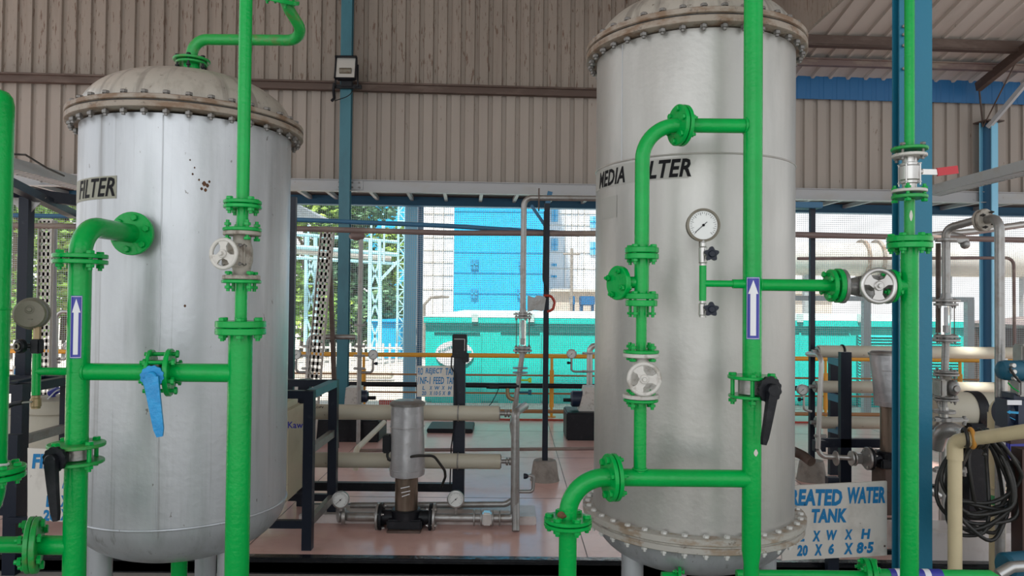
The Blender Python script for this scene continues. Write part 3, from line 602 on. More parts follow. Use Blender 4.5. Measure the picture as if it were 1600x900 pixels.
part('painted_lettering', text_fit(MB(), 'MEDIA', lambda a, b_: on_cyl(RX, RY_, RR+.003, -1.40 + (tm+1.40)*a, z1+.004+(z1t-z1-.012)*b_), .24, .03), 'sign_black', v2)
part('painted_lettering', text_fit(MB(), 'FILTER', lambda a, b_: on_cyl(RX, RY_, RR+.003, tf + (t1-tf)*a, z1+.004+(z1t-z1-.008)*b_), .24, .03), 'sign_black', v2)
t0, z0 = cyl_th(RX, RY_, RR, 941, 344); t1, z1 = cyl_th(RX, RY_, RR, 964, 305)
part('paint_patch', wrap_patch(RX, RY_, RR+.0015, t0, t1, z0, z1), 'patch_grey', v2)
# ================================================================ GREEN PIPING
GY = 3.15       # left run stands this far from the camera
HY = 3.35       # right run
def arrow_label(parent, cx, cy, R, px0, px1, py0, py1):
    th0, zb = cyl_th(cx, cy, R, px0+.6, py1); th1, zt = cyl_th(cx, cy, R, px1, py0); r = R
    l = part('flow_arrow_label', wrap_patch(cx, cy, r+.0008, th0, th1, zb, zt), 'label_blue', parent, 'blue label with a white arrow pointing up'); w_ = th1-th0; m = (th0+th1)/2
    b = MB(); e = .0012
    for (a, c_, z0, z1) in ((th0+.05*w_, th0+.075*w_, zb+.004, zt-.004), (th1-.075*w_, th1-.05*w_, zb+.004, zt-.004), (th0+.05*w_, th1-.05*w_, zb+.003, zb+.005), (th0+.05*w_, th1-.05*w_, zt-.005, zt-.003)):
        q = wrap_patch(cx, cy, r+e+.0004, a, c_, z0, z1, 10); b.raw(q.v, q.f)
    H = zt-zb; zs = zb+.06*H; zh = zt-.27*H; zp = zt-.05*H; hw = .20*w_
    q = wrap_patch(cx, cy, r+e, m-hw, m+hw, zs, zh+.0, 10); b.raw(q.v, q.f)
    hh = .36*w_; vs = []; n = 12
    for i in range(n+1): s = -1+2*i/n; vs += [on_cyl(cx, cy, r+e, m+hh*s, zh), on_cyl(cx, cy, r+e, m+hh*s, zh+(zp-zh)*(1-abs(s)))]
    b.raw(vs, [(2*i, 2*i+2, 2*i+3, 2*i+1) for i in range(n)]); part('arrow', b, 'label_white', l)
def butterfly(label, c, ax, out, R, lever_to, mat, t=.045, plate_r=.055, lever_w=.02, body_mat='steel_dull'):
    """wafer valve: body between flanges, neck towards out, notched plate, lever"""
    c = V(c); ax = V(ax).normalized(); out = V(out).normalized(); th = thing('butterfly_valve', label, 'valve', c)
    part('body', MB().disc(c, ax, R*.72, t).cyl(c + out*R*.5, c + out*(R*.98), .02, n=16), body_mat, th)
    part('neck', MB().cyl(c + out*R*.7, c + out*(R*1.05+.03), .014, n=12).bbox(c+out*(R*1.02), (.05, .03, .05), .006), mat, th)
    pc = c + out*(R*1.05+.035); n = 48
    x, y, z = frame(out); poly = [(math.cos(2*PI*i/n)*(plate_r if (i//2)%2 else plate_r*.93), math.sin(2*PI*i/n)*(plate_r if (i//2)%2 else plate_r*.93)) for i in range(n)]
    part('notch_plate', MB().prism(poly, pc, x, y, .014), mat, th)
    hp = pc + out*.022; lv = MB().cyl(pc, pc+out*.034, plate_r*.48, n=20, bev=.004); L = V(lever_to); d = (L-hp)
    px_ = d.cross(out).normalized()
    N = 8; k = len(lv.v)
    for i in range(N+1):
        s = i/N; p = hp + d*s + out*(.002*math.sin(PI*s)); wd = lever_w*(1.15-.45*s) if i < N else lever_w*.45; tk = .011*(1.1-.3*s)
        for a, b_ in ((-1,-1),(-1,1),(1,1),(1,-1)): lv.v.append(p + px_*wd*a*.5*1.2 + out*tk*b_)
    for i in range(N):
        for j in range(4): lv.f.append((k+i*4+j, k+i*4+(j+1)%4, k+i*4+4+(j+1)%4, k+i*4+4+j))
    lv.f += [(k,k+1,k+2,k+3), (k+N*4+3,k+N*4+2,k+N*4+1,k+N*4)]
    part('lever', lv, mat, th); return th
def handwheel(parent, c, ax, R, mat, name='handwheel', rot=0):
    c = V(c); x, y, z = frame(ax); b = MB().torus(c, ax, R*.86, R*.13, 36, 10).cyl(c - z*.012, c+z*.014, R*.26, n=18, bev=.003)
    for i in range(3):
        a = rot + 2*PI*i/3; n = 6; P_ = []
        d = x*math.cos(a)+y*math.sin(a); s = -x*math.sin(a)+y*math.cos(a)
        poly = [(.1*R, -.24*R), (.45*R, -.20*R), (.85*R, -.42*R), (.85*R, .42*R), (.45*R, .20*R), (.1*R, .24*R)]
        b.prism(poly, c, d, s, .010)
    w_ = part(name, b, mat, parent); part('hub_nut', MB().lathe([(0,.026), (R*.12,.026), (R*.14,.022), (R*.14,.01)], c, ax, 6), mat, w_); return w_
def gate(label, c, ax, L, R, out, ext, WR, mat, wmat=None, bolts='bolt_grey', n=4, rot=0, ph=PI/4):
    c = V(c); ax = V(ax).normalized(); out = V(out).normalized(); th = thing('gate_valve', label, 'valve', c)
    rb = R*.5
    part('body', MB().lathe([(0,-L/2+.01), (rb*.95, -L/2+.01), (rb*.95, -L*.3), (rb*1.18, -L*.12), (rb*1.18, L*.12), (rb*.95, L*.3), (rb*.95, L/2-.01), (0, L/2-.01)], c, ax, 28).cyl(c, c+out*R*.7, rb*1.0, n=24), mat, th)
    for s in (-1, 1): part('end_flange', MB().disc(c + ax*s*(L/2-.009), ax, R, .018), mat, th)
    bo = part('bonnet', MB().bbox(c + out*(R*.74), tuple(R*1.25 if abs(out[i]) < .5 else .022 for i in range(3)), .008).cyl(c+out*R*.74, c+out*(ext*.72), rb*.62, rb*.42, n=20), mat, th)
    x, y, z = frame(out)
    for i in (-1, 1):
        for j in (-1, 1): bolt(bo, c + out*(R*.74) + x*i*R*.5 + y*j*R*.5, out, size=.008, ln=.024, mat=bolts)
    part('stem', MB().cyl(c+out*ext*.6, c+out*(ext+.012), .009, n=12), 'steel_dull', th)
    handwheel(th, c+out*ext, out, WR, wmat or mat, rot=rot)
    return th
def xz(px, py, Y): p = at(px, py, Y); return p.x, p.z
# --- left run
ax_, _ = xz(122, 583, GY); bx_, zT = xz(375, 583, GY)
zE = at(160, 352, GY).z; zf1 = at(127, 405, GY).z; zv = at(122, 708, GY).z
PA = .0455
# elbow between the tank nozzle and the riser
e1 = thing('green_pipe_elbow', 'green elbow pipe entering the left tank below the word FILTER', 'pipe', (ax_, GY, zf1))
nz = V((ax_+.012, LY-.55-.07, zE))
part('pipe', MB().tube([(ax_, GY, zf1), (ax_, GY, zE), (ax_+.012, LY-LR+.03, zE)], PA, bend=.13, n=28, seg=12), 'green', e1)
flange(e1, nz, (0,1,0), .105, .022); ring_bolts(e1, nz, (0,-1,0), .078, 6, .3, size=.014, ln=.03)
riser = thing('green_riser_pipe', 'green riser in front of the left tank carrying the blue arrow label', 'pipe', (ax_, GY, zv))
pair(riser, e1, (ax_, GY, zf1), (0,0,1), .107, .016, 4, PI/4+.2, bs=.015, gap=.006)
zlo = zv - .028; zhi = zv + .028
xb_l = at(262, 583, GY).x; xb_r = at(283, 583, GY).x
hz = .035
zb_ = at(60, 580, GY-.0).z; xg = at(57, 580, GY).x
part('pipe', MB().tube([(ax_, GY, zhi), (ax_, GY, zf1)], PA, n=28).tube([(ax_, GY, zT), (at(232,583,GY).x, GY, zT)], .037, n=24)
   .tube([(ax_, GY, zb_), (xg, GY, zb_)], .017, n=16).tube([(xg, GY, at(57,617,GY).z), (xg, GY, at(57,552,GY).z)], .0175, n=16), 'green', riser)
part('saddle_weld', MB().torus((ax_+.034, GY, zT), (1,0,0), .038, .006).torus((ax_+.0, GY, zT+.0), (0,0,1), PA, .001), 'green', riser)
arrow_label(riser, ax_, GY, PA, 108.5, 129, 462, 560)
# bottom part below the black valve
foot = thing('green_riser_pipe', 'green riser stub below the black lever valve at lower left with a side branch', 'pipe', (ax_, GY, -.105))
zbr = at(110, 852, GY).z; xfl = at(52, 852, GY).x
part('pipe', MB().tube([(ax_, GY, -.105), (ax_, GY, zlo)], PA, n=28).tube([(ax_, GY, zbr), (xfl, GY, zbr)], .040, n=24), 'green', foot)
flange(riser, (ax_, GY, zhi+.008), (0,0,1), .112, .016, 'green_rusty'); flange(foot, (ax_, GY, zlo-.008), (0,0,1), .108, .014, 'green_rusty')
ring_bolts(riser, (ax_, GY, (zhi+zlo)/2), (0,0,1), .088, 4, PI/4+.3, size=.015, ln=.088)
butterfly('black lever valve on the lower left green riser, its handle hanging down', (ax_, GY, zv), (0,0,1), V((-.12,-1,0)), .085, at(88, 814, GY-.16), 'black', t=.05, plate_r=.052, lever_w=.036, body_mat='steel_dull')
side = thing('green_pipe', 'short green pipe leaving the left edge of the picture near the bottom', 'pipe', (xfl-.3, GY, zbr))
part('pipe', MB().tube([(xfl-.8, GY, zbr), (xfl, GY, zbr)], .034, n=24), 'green', side)
axl = V((1, .42, 0)).normalized()
flange(foot, V((xfl+.014, GY, zbr)), axl, .117, .022, 'green_rusty'); flange(side, V((xfl-.012, GY, zbr)), axl, .117, .02, 'green_rusty')
ring_bolts(foot, V((xfl, GY, zbr)), axl, .088, 6, .5, size=.016, ln=.055)
# horizontal valve and right riser B
br = thing('green_riser_pipe', 'green riser crossing the right side of the left tank down to the floor', 'pipe', (bx_, GY, -.105))
zB = at(380, 512, GY).z
part('pipe', MB().tube([(bx_, GY, -.105), (bx_, GY, zB)], .050, n=28).tube([(xb_l, GY, zT), (bx_, GY, zT)], .040, n=24), 'green', br)
xv = at(247, 583, GY).x; af = V((1,.22,0)).normalized()
flange(riser, (at(236,583,GY).x, GY, zT), af, .098, .016); flange(br, (at(265,583,GY).x, GY, zT), af, .102, .020)
ring_bolts(br, (at(254,583,GY).x, GY, zT), af, .078, 6, .4, size=.014, ln=.10)
for s in (-.6, .55, 1): pass
butterfly('blue lever valve on the green cross pipe before the left tank', (xv, GY, zT), (1,0,0), (.26,-1,-.05), .075, at(250, 682, GY-.13), 'lever_blue', t=.05, plate_r=.046, lever_w=.042, body_mat='steel_dull')
# B upper
bv = thing('green_pipe', 'short green pipe between the white wheel valve and the wider riser', 'pipe', (bx_, GY, zB))
z1_, z2_ = at(385, 437, GY).z, at(390, 362, GY).z; z3_ = at(392, 320, GY).z
part('pipe', MB().tube([(bx_, GY, zB), (bx_, GY, z1_)], .0255, n=24), 'green', bv)
pair(br, bv, (bx_, GY, zB), (0,0,1), .104, .024, 6, .3, bs=.015, gap=.003)
gate('round-wheel valve with a dirty white wheel on the riser before the left tank', (bx_, GY, (z1_+z2_)/2), (0,0,1), z2_-z1_, .078, V((-.25,-1,0)), .125, .068, 'cast_brown', 'cast_white', rot=PI/2)
flange(bv, (bx_, GY, z1_-.009), (0,0,1), .082, .014); ring_bolts(bv, (bx_, GY, z1_-.002), (0,0,1), .062, 4, .9, size=.013, ln=.05)
bm_ = thing('green_pipe', 'short green flanged piece just above the dirty white wheel valve', 'pipe', (bx_, GY, z2_))
part('pipe', MB().tube([(bx_, GY, z2_), (bx_, GY, z3_)], .0245, n=24), 'green', bm_)
flange(bm_, (bx_, GY, z2_+.008), (0,0,1), .080, .015); ring_bolts(bm_, (bx_, GY, z2_-.002), (0,0,-1), .062, 4, .9, size=.013, ln=.05)
top = thing('green_riser_pipe', 'tall green riser rising past the top edge before the left tank', 'pipe', (bx_, GY, z3_))
part('pipe', MB().tube([(bx_, GY, z3_), (bx_, GY, 3.4)], .0272, n=24), 'green', top)
pair(bm_, top, (bx_, GY, z3_), (0,0,1), .079, .014, 4, .9, bs=.013, gap=.003)
# left gauge and drain valve
def gauge(label, c, face, R, mat='steel_dull', stem=None, depth=.035, dialmat='dial', up=.35):
    c = V(c); f = V(face).normalized(); t = thing('pressure_gauge', label, 'gauge', c)
    part('case', MB().lathe([(0,-depth), (R*.92,-depth), (R*.98,-depth+.006), (R*.98,0), (R*1.04,.002), (R*1.04,.010), (R*.9,.013), (R*.88,.004), (0,.004)], c, f, 36), mat, t)
    d = part('dial', MB().lathe([(0,.006), (R*.88,.006), (R*.88,.003)], c, f, 32), dialmat, t)
    x, y, z = frame(f)
    if x.x < 0: x = -x
    y = V((0,0,1)); x = y.cross(f).normalized(); y = f.cross(x)
    tk = MB()
    for i in range(28):
        a = R_(-45 + 270*i/27); d1 = x*math.cos(a)+y*math.sin(a); r1 = R*(.62 if i%3 == 0 else .7)
        tk.bar(c+f*.007+d1*r1, c+f*.007+d1*R*.8, R*.018, .001, up=f)
    part('tick_marks', tk, 'sign_black', d)
    a = R_(222); d1 = x*math.cos(a)+y*math.sin(a); part('needle', MB().bar(c+f*.009-d1*R*.3, c+f*.009+d1*R*.68, R*.035, .0015, up=f).disc(c+f*.009, f, R*.08, .004), 'sign_black', d)
    part('socket', MB().cyl(c-f*depth*.4-V((0,0,R*1.35)), c-f*depth*.4-V((0,0,R*.9)), R*.2, n=6), mat, t); return t
gc = at(50, 490, GY)
t = thing('pressure_gauge', 'brownish round pressure gauge seen from behind at the left edge', 'gauge', (xg, GY, gc.z-.08))
fdir = V((.42, -.9, 0)).normalized()
fc = V((gc.x+.012, GY-.03, gc.z))
part('case', MB().lathe([(0,.022), (.055,.022), (.062,.016), (.0635,-.045), (.069,-.047), (.069,-.058), (.0,-.06)], fc, fdir, 40), 'gauge_brown', t)
part('back_plug', MB().disc(fc+fdir*.024+V((0,0,.018)), fdir, .011, .006), 'gauge_brown', t); x, y, z = frame(fdir)
part('back_ring', MB().torus(fc+fdir*.022+V((0,0,.018)), fdir, .017, .0018, 20, 6).bbox(fc+fdir*.023-V((0,0,.022)), (.03, .004, .003), .001), 'gauge_brown', t)
part('stem', MB().cyl((xg, GY, at(57,530,GY).z), (xg, GY, at(57,514,GY).z+.01), .015, n=6), 'brass', t)
t = thing('needle_valve', 'dark needle valve with a round knob under the brownish gauge at the left edge', 'valve', (xg, GY, at(57,552,GY).z))
part('body', MB().bbox((xg, GY, at(57,541,GY).z), (.04, .04, .062), .005), 'black', t)
kc = at(32, 541, GY-.03); part('knob', MB().disc(kc, (-.3,-1,0), .030, .028, bev=.006).ball(kc, .012), 'black', t)
for i in range(5): a = 6.283*i/5; 
part('knob_ring', MB().torus(kc+V((-.004,-.018,0)), (-.3,-1,0), .012, .004), 'gauge_brown', t)
part('stem', MB().cyl(kc, (xg, GY, kc.z), .010), 'black', t)
zd = at(57, 628, GY).z
t = thing('drain_valve', 'small brass drain valve with a black lever at the left edge', 'valve', (xg, GY, zd))
part('body', MB().lathe([(0,-.028), (.018,-.028), (.018,-.022), (.0215,-.018), (.0215,.014), (.018,.018), (.018,.028), (0,.028)], (xg, GY, zd), (0,0,1), 20), 'brass', t)
part('lever', MB().bar((xg, GY-.02, zd+.004), at(35, 629, GY-.03), .016, .006), 'steel_dull', t); part('lever_grip', MB().tube([at(35, 629, GY-.03), at(22, 631, GY-.03), at(10, 636, GY-.03)], .010, n=10), 'black', t)
# pipe at the left edge
DY = 2.9; dx = at(-12, 500, DY).x
d1 = thing('green_riser_pipe', 'thick green pipe cut off by the left edge of the picture', 'pipe', (dx, DY, at(0,738,DY).z))
zd1 = at(10, 739, DY).z; zt = at(0, 140, DY).z
part('pipe', MB().tube([(dx, DY, zd1), (dx, DY, zt-.06), (dx, DY, zt-.03), (dx, DY, zt-.01), (dx, DY, zt)], [.060, .060, .054, .04, .015], n=28), 'green', d1)
part('weld_ring', MB().torus((dx, DY, at(15, 483, DY).z), (0,0,1), .0605, .004), 'green', d1)
part('cable_tie', MB().torus((dx, DY, at(15, 724, DY).z), (0.1,0.15,1), .063, .0055, 30, 8), 'label_white', d1)
part('sticker', wrap_patch(dx, DY, .0607, .35, .9, at(8, 470, DY).z, at(5, 405, DY).z), 'label_white', d1)
d2 = thing('green_pipe_elbow', 'green elbow turning away below the thick pipe at the left edge', 'pipe', (dx, DY, zd1-.3))
part('pipe', MB().tube([(dx, DY, zd1), (dx, DY, zd1-.20), (dx-.5, DY+.1, zd1-.20)], .058, bend=.15, n=28, seg=12), 'green', d2)
pair(d2, d1, (dx, DY, zd1), (0,0,1), .125, .017, 8, .3, bs=.013, gap=.006)
# nozzle and pipe on top of the left tank
zt1 = at(295, 97, LY).z; zp = at(340, 62, LY).z
t = thing('green_top_pipe', 'green pipe from the crown of the left tank to the top edge of the picture', 'pipe', (LX, LY, LZt+.2))
part('stub', MB().tube([(LX, LY, LZt+.26), (LX, LY, zt1-.01)], .043, n=24), 'green', t)
q1 = at(482, 64, LY); q2 = at(452, 16, 4.0); q3 = at(440, 2, 3.95)
part('pipe', MB().tube([(LX, LY, zt1), (LX, LY, zp), (q1.x, LY, zp), (q2.x, q2.y, q2.z), (q3.x, q3.y, q3.z+.05)], .031, bend=.09, n=22), 'green_rusty', t)
part('flange', MB().disc((LX, LY, zt1+.008), (0,0,1), .10, .014), 'green_rusty', t); part('flange', MB().disc((LX, LY, zt1-.01), (0,0,1), .085, .014), 'green_rusty', t)
ring_bolts(t, (LX, LY, zt1-.006), (0,0,1), .078, 6, .2, size=.013, ln=.05, mat='black')
fl = V((.25,-.45,1)).normalized(); part('end_flange', MB().disc(q3+V((-.004,0,.01)), fl, .098, .02), 'green', t); ring_bolts(t, q3+V((-.004,0,.02)), fl, .072, 4, .2, size=.011, ln=.04, mat='green')
part('clamp', MB().bbox((at(386,64,LY).x, LY, zp), (.03, .09, .16), .006), 'rust_steel', t)
# stub under the left tank
q = at(280, 885, LY-.0); solo('green_drain_pipe', MB().tube([(q.x, LY, -.105), (q.x, LY, .45)], .043, n=24), 'green', 'short green drain pipe under the middle of the left tank', 'pipe')
# --- right run
fx, _ = xz(1175, 560, HY); ux = fx
zbf = at(1175, 604, HY).z; zj = at(1175, 445, HY).z; zg = at(1175, 197, HY).z; zh = at(1175, 748, HY).z
PF = .0425
f1 = thing('green_riser_pipe', 'tall green riser before the right tank carrying the blue arrow label', 'pipe', (fx, HY, zbf))
xE = at(1066, 197, HY).x; zlo2 = zbf-.035; zhi2 = zbf+.035
xJ = at(1302, 445, HY).x; xgz = at(1098, 443, HY).x; zgz = at(1098, 443, HY).z
part('pipe', MB().tube([(fx, HY, zhi2), (fx, HY, 3.5)], PF, n=28).tube([(fx, HY, zg), (xE, HY, zg)], .033, n=22).tube([(fx, HY, zj), (xJ, HY, zj)], .0275, n=22), 'green', f1)
part('gauge_branch', MB().tube([(fx, HY, zgz), (fx-.09, HY, zgz)], .021, n=16).tube([(fx-.07, HY, zgz), (xgz, HY, zgz)], .0155, n=16).tube([(xgz, HY, at(1098,470,HY).z), (xgz, HY, at(1098,415,HY).z)], .0165, n=16), 'green', f1)
part('saddle_weld', MB().torus((fx-.036, HY, zg), (1,0,0), .035, .006).torus((fx+.036, HY, zj), (1,0,0), .029, .005), 'green', f1)
arrow_label(f1, fx, HY, PF, 1165.5, 1187, 433, 530)
f2 = thing('green_riser_pipe', 'green riser below the black lever valve before the right tank, with the low cross pipe', 'pipe', (fx, HY, -.105))
xH = at(963, 748, HY).x; zr = at(1172, 870, HY).z; xs = at(1000, 700, HY).x
part('pipe', MB().tube([(fx, HY, -.105), (fx, HY, zr-.03), (fx, HY, zr+.03), (fx, HY, zlo2)], [.034, .034, PF, PF], n=28).tube([(fx, HY, zh), (xH, HY, zh)], .0395, n=26), 'green', f2)
part('stub', MB().tube([(xs, HY, zh), (xs, HY, at(1001,630,HY).z)], .0285, n=22).torus((xs, HY, zh+.04), (0,0,1), .031, .005), 'green', f2)
part('worn_patch', wrap_patch(fx, HY, PF+.0008, -.1, .35, lambda s: at(1180,706,HY).z - .012*math.sin(PI*s), lambda s: at(1180,704,HY).z + .014*math.sin(PI*s)), 'cast_white', f2)
flange(f1, (fx, HY, zhi2+.008), (0,0,1), .108, .015); flange(f2, (fx, HY, zlo2-.008), (0,0,1), .104, .013)
ring_bolts(f1, (fx, HY, zbf-.004), (0,0,1), .084, 4, PI/4+.5, size=.016, ln=.105)
butterfly('black lever valve before the right tank, its handle hanging down', (fx, HY, zbf), (0,0,1), V((.33,-1,0)), .085, at(1193, 695, HY-.14), 'black', t=.068, plate_r=.060, lever_w=.034, body_mat='steel_dull')
# upper left branch elbow G
gx = at(1003, 350, HY).x; zG = at(1000, 396, HY).z
e = thing('green_pipe_elbow', 'green elbow bending down from the upper branch across the word MEDIA FILTER', 'pipe', (gx, HY, zG))
part('pipe', MB().tube([(xE, HY, zg), (gx, HY, zg), (gx, HY, zG)], .0335, bend=.16, n=26, seg=14), 'green', e)
axg = V((1,.25,0)).normalized(); pair(f1, e, (xE-.008, HY, zg), V((-1,-.3,0)), .094, .016, 6, .3, bs=.012, gap=.005)
m = thing('green_pipe_tee', 'green tee piece with a blind flange to the left on the right tank piping', 'pipe', (gx, HY, zG-.25))
zt2 = at(1000, 463, HY).z; zt3 = at(1000, 476, HY).z
part('pipe', MB().tube([(gx, HY, zG), (gx, HY, zt2)], .0335, n=24).tube([(gx, HY, at(985,441,HY).z), (at(968,441,HY+.05).x, HY+.03, at(985,441,HY).z)], .027, n=20), 'green', m)
pair(m, e, (gx, HY, zG), (0,0,1), .077, .022, 4, PI/4+.1, bs=.013, gap=.003)
bc = V((at(966,442,HY+.04).x, HY+.03, at(985,442,HY).z)); ba = V((-1,-.55,0)).normalized(); part('blind_flange', MB().disc(bc, ba, .079, .026), 'green', m)
ring_bolts(m, bc, ba*-1, .058, 4, .4, size=.012, ln=.034)
m2 = thing('green_pipe', 'thin green pipe just above the white round-wheel valve on the right tank piping', 'pipe', (gx, HY, zt3-.2))
zv1, zv2 = at(1000, 552, HY).z, at(1000, 622, HY).z
part('pipe', MB().tube([(gx, HY, zt3), (gx, HY, zv1)], .0245, n=22), 'green', m2)
part('flange', MB().disc((gx, HY, zt2), (0,0,1), .076, .026), 'green', m); part('flange', MB().disc((gx, HY, zt2-.031), (0,0,1), .072, .028), 'green', m2)
ring_bolts(m2, (gx, HY, zt2-.03), (0,0,1), .058, 4, PI/4+.1, size=.012, ln=.085)
flange(m2, (gx, HY, zv1+.008), (0,0,1), .081, .015); ring_bolts(m2, (gx, HY, zv1), (0,0,-1), .062, 4, PI/4, size=.014, ln=.045)
gate('white round-wheel valve in the thin pipe before the right tank', (gx, HY, (zv1+zv2)/2), (0,0,1), zv1-zv2, .082, (-.08,-1,0), .15, .077, 'cast_white', 'cast_white', bolts='steel', rot=0)
flange(f2, (gx, HY, zv2-.009), (0,0,1), .079, .013); ring_bolts(f2, (gx, HY, zv2), (0,0,1), .062, 4, PI/4, size=.013, ln=.045)
# low left elbow
lx = at(887, 860, HY).x; zl = at(887, 815, HY).z
e = thing('green_pipe_elbow', 'green elbow with a rust spot turning down at the foot of the right tank', 'pipe', (lx, HY, zl))
part('pipe', MB().tube([(xH, HY, zh), (lx, HY, zh), (lx, HY, zl)], .0415, bend=.17, n=28, seg=14), 'green', e)
pair(f2, e, (xH-.02, HY, zh), V((-1,-.22,0)), .107, .017, 6, .3, bs=.014, gap=.004)
q = at(884, 806, HY-.05); part('rust_spot', MB().ball((q.x-.02, HY-.040, q.z), .014, sc=(1.3,.35,1.2)).ball((q.x-.008, HY-.041, q.z-.004), .009, sc=(1.4,.3,1)), 'rust_spot', e)
d = thing('green_riser_pipe', 'green pipe running down below the flange left of the right tank foot', 'pipe', (lx, HY, -.105))
part('pipe', MB().tube([(lx, HY, -.105), (lx, HY, zl)], .0405, n=28), 'green', d)
pair(d, e, (lx, HY, zl), (0,0,1), .109, .014, 6, .4, bs=.016, gap=.005)
# gauge stack in front of the right tank
gz = at(1100, 352, HY).z; gxx = xgz
gauge('white-faced pressure gauge hanging before the right tank', (gxx, HY, gz), (.02,-1,0), .074, 'gauge_brown')
def needle_v(label, x, y, z, mat='steel', knob=.034, R=.018, L=.08, kdx=.024):
    t = thing('needle_valve', label, 'valve', (x, y, z-L/2))
    part('body', MB().lathe([(0,-L/2), (R*.9,-L/2), (R*.9,-L*.38), (R*1.1,-L*.34), (R*1.1,L*.3), (R*.8,L*.36), (R*.8,L/2), (0,L/2)], (x, y, z), (0,0,1), 6 if R > .03 else 16), mat, t)
    kc = V((x+kdx, y-.055, z)); n = 60; poly = [(knob*(.84+.16*math.cos(5*2*PI*i/n))*math.cos(2*PI*i/n+.3), knob*(.84+.16*math.cos(5*2*PI*i/n))*math.sin(2*PI*i/n+.3)) for i in range(n)]
    part('stem', MB().cyl((x, y, z), kc, .009), mat, t)
    part('knob', MB().prism(poly, kc, (1,0,0), (0,0,1), .018).disc(kc+V((0,-.012,0)), (0,1,0), knob*.45, .012), 'navy_black', t); return t
NV = needle_v('small valve with a black star knob just below the white-faced gauge', gxx, HY, at(1098,398,HY).z, L=.105)
part('coupling', MB().cyl((gxx, HY, at(1098,386,HY).z), (gxx, HY, gz-.07), .014, n=6), 'steel_dull', NV)
needle_v('small valve with a black star knob at the lower end of the gauge stack', gxx, HY, at(1098,483,HY).z, L=.075)
# right branch: wheel valve to riser K
KX, _ = xz(1421, 445, HY); xv1, xv2 = at(1313, 445, HY).x, at(1389, 445, HY).x
gate('grey round-wheel valve in the cross pipe left of the blue column', ((xv1+xv2)/2, HY, zj-.003), (1,0,0), xv2-xv1, .078, (-.02,-1,0), .13, .082, 'steel_dull', 'steel', rot=PI/6)
flange(f1, (xv1-.012, HY, zj), (1,0,0), .078, .022); flange(f1, (xv1-.042, HY, zj), (1,0,0), .074, .02); ring_bolts(f1, (xv1-.03, HY, zj), (-1,0,0), .058, 4, .5, size=.012, ln=.06)
K = thing('green_riser_pipe', 'green riser in front of the wide blue column down to the floor', 'pipe', (KX, HY, -.105)); zK = at(1421, 379, HY).z; zk2 = at(1421, 312, HY).z; zk1 = at(1421, 229, HY).z
part('pipe', MB().tube([(KX, HY, -.105), (KX, HY, zK)], .0385, n=26).tube([(xv2, HY, zj), (KX, HY, zj)], .031, n=22), 'green', K)
flange(K, (xv2+.012, HY, zj), (1,0,0), .076, .018); ring_bolts(K, (xv2, HY, zj), (1,0,0), .058, 4, .5, size=.012, ln=.05)
K2 = thing('green_pipe', 'short peeling green pipe between the ball valve and the wider riser', 'pipe', (KX, HY, zK))
part('pipe', MB().tube([(KX, HY, zK), (KX, HY, zk2)], .0225, n=22), 'green_rusty', K2)
q = at(1419, 336, HY); part('bare_metal_patch', wrap_patch(KX, HY, .0232, -.5, .1, lambda s: q.z-.02*math.sin(PI*s)-.01, lambda s: q.z+.02*math.sin(PI*s)), 'cast_white', K2)
pair(K, K2, (KX, HY, zK), (0,0,1), .096, .022, 6, .2, bs=.014, gap=.003)
K3 = thing('green_riser_pipe', 'slim green pipe before the blue column rising to the top edge', 'pipe', (KX, HY, zk1))
part('pipe', MB().tube([(KX, HY, zk1), (KX, HY, 3.5)], .0215, n=22), 'green', K3)
bvz = (at(1421,241,HY).z + at(1421,301,HY).z)/2; bl = at(1421,241,HY).z - at(1421,301,HY).z
t = thing('ball_valve', 'steel ball valve with a red handle before the blue column', 'valve', (KX, HY, bvz-bl/2))
part('body', MB().lathe([(0,-bl/2), (.03,-bl/2), (.03,-bl*.28), (.038,-bl*.26), (.038,-bl*.2), (.044,-bl*.17), (.044,bl*.17), (.038,bl*.2), (.038,bl*.26), (.03,bl*.28), (.03,bl/2), (0,bl/2)], (KX, HY, bvz), (0,0,1), 28), 'steel', t)
for s in (-1, 1): part('end_flange', MB().disc((KX, HY, bvz+s*(bl/2-.007)), (0,0,1), .074, .014), 'cast_white', t)
ring_bolts(t, (KX, HY, bvz), (0,0,1), .045, 4, PI/4, size=.007, ln=bl*.45, mat='steel')
hz_ = at(1460, 268, HY-.03); part('lever', MB().bar((KX+.03, HY-.02, hz_.z), at(1466, 269, HY-.04), .025, .006, up=(0,1,0)).cyl((KX, HY-.02, hz_.z), (KX+.045, HY-.02, hz_.z), .014), 'steel', t)
part('handle_sleeve', MB().bar(at(1464, 269, HY-.04), at(1496, 265, HY-.04), .036, .012, up=(0,1,0)), 'lever_red', t)
flange(K3, (KX, HY, zk1-.012), (0,0,1), .078, .014, 'green_rusty'); flange(K2, (KX, HY, zk2+.012), (0,0,1), .076, .016, 'green_rusty')
ring_bolts(K3, (KX, HY, zk1-.022), (0,0,1), .060, 4, .6, size=.013, ln=.045, mat='bolt_grey'); ring_bolts(K2, (KX, HY, zk2+.022), (0,0,-1), .060, 4, .6, size=.013, ln=.045, mat='green')
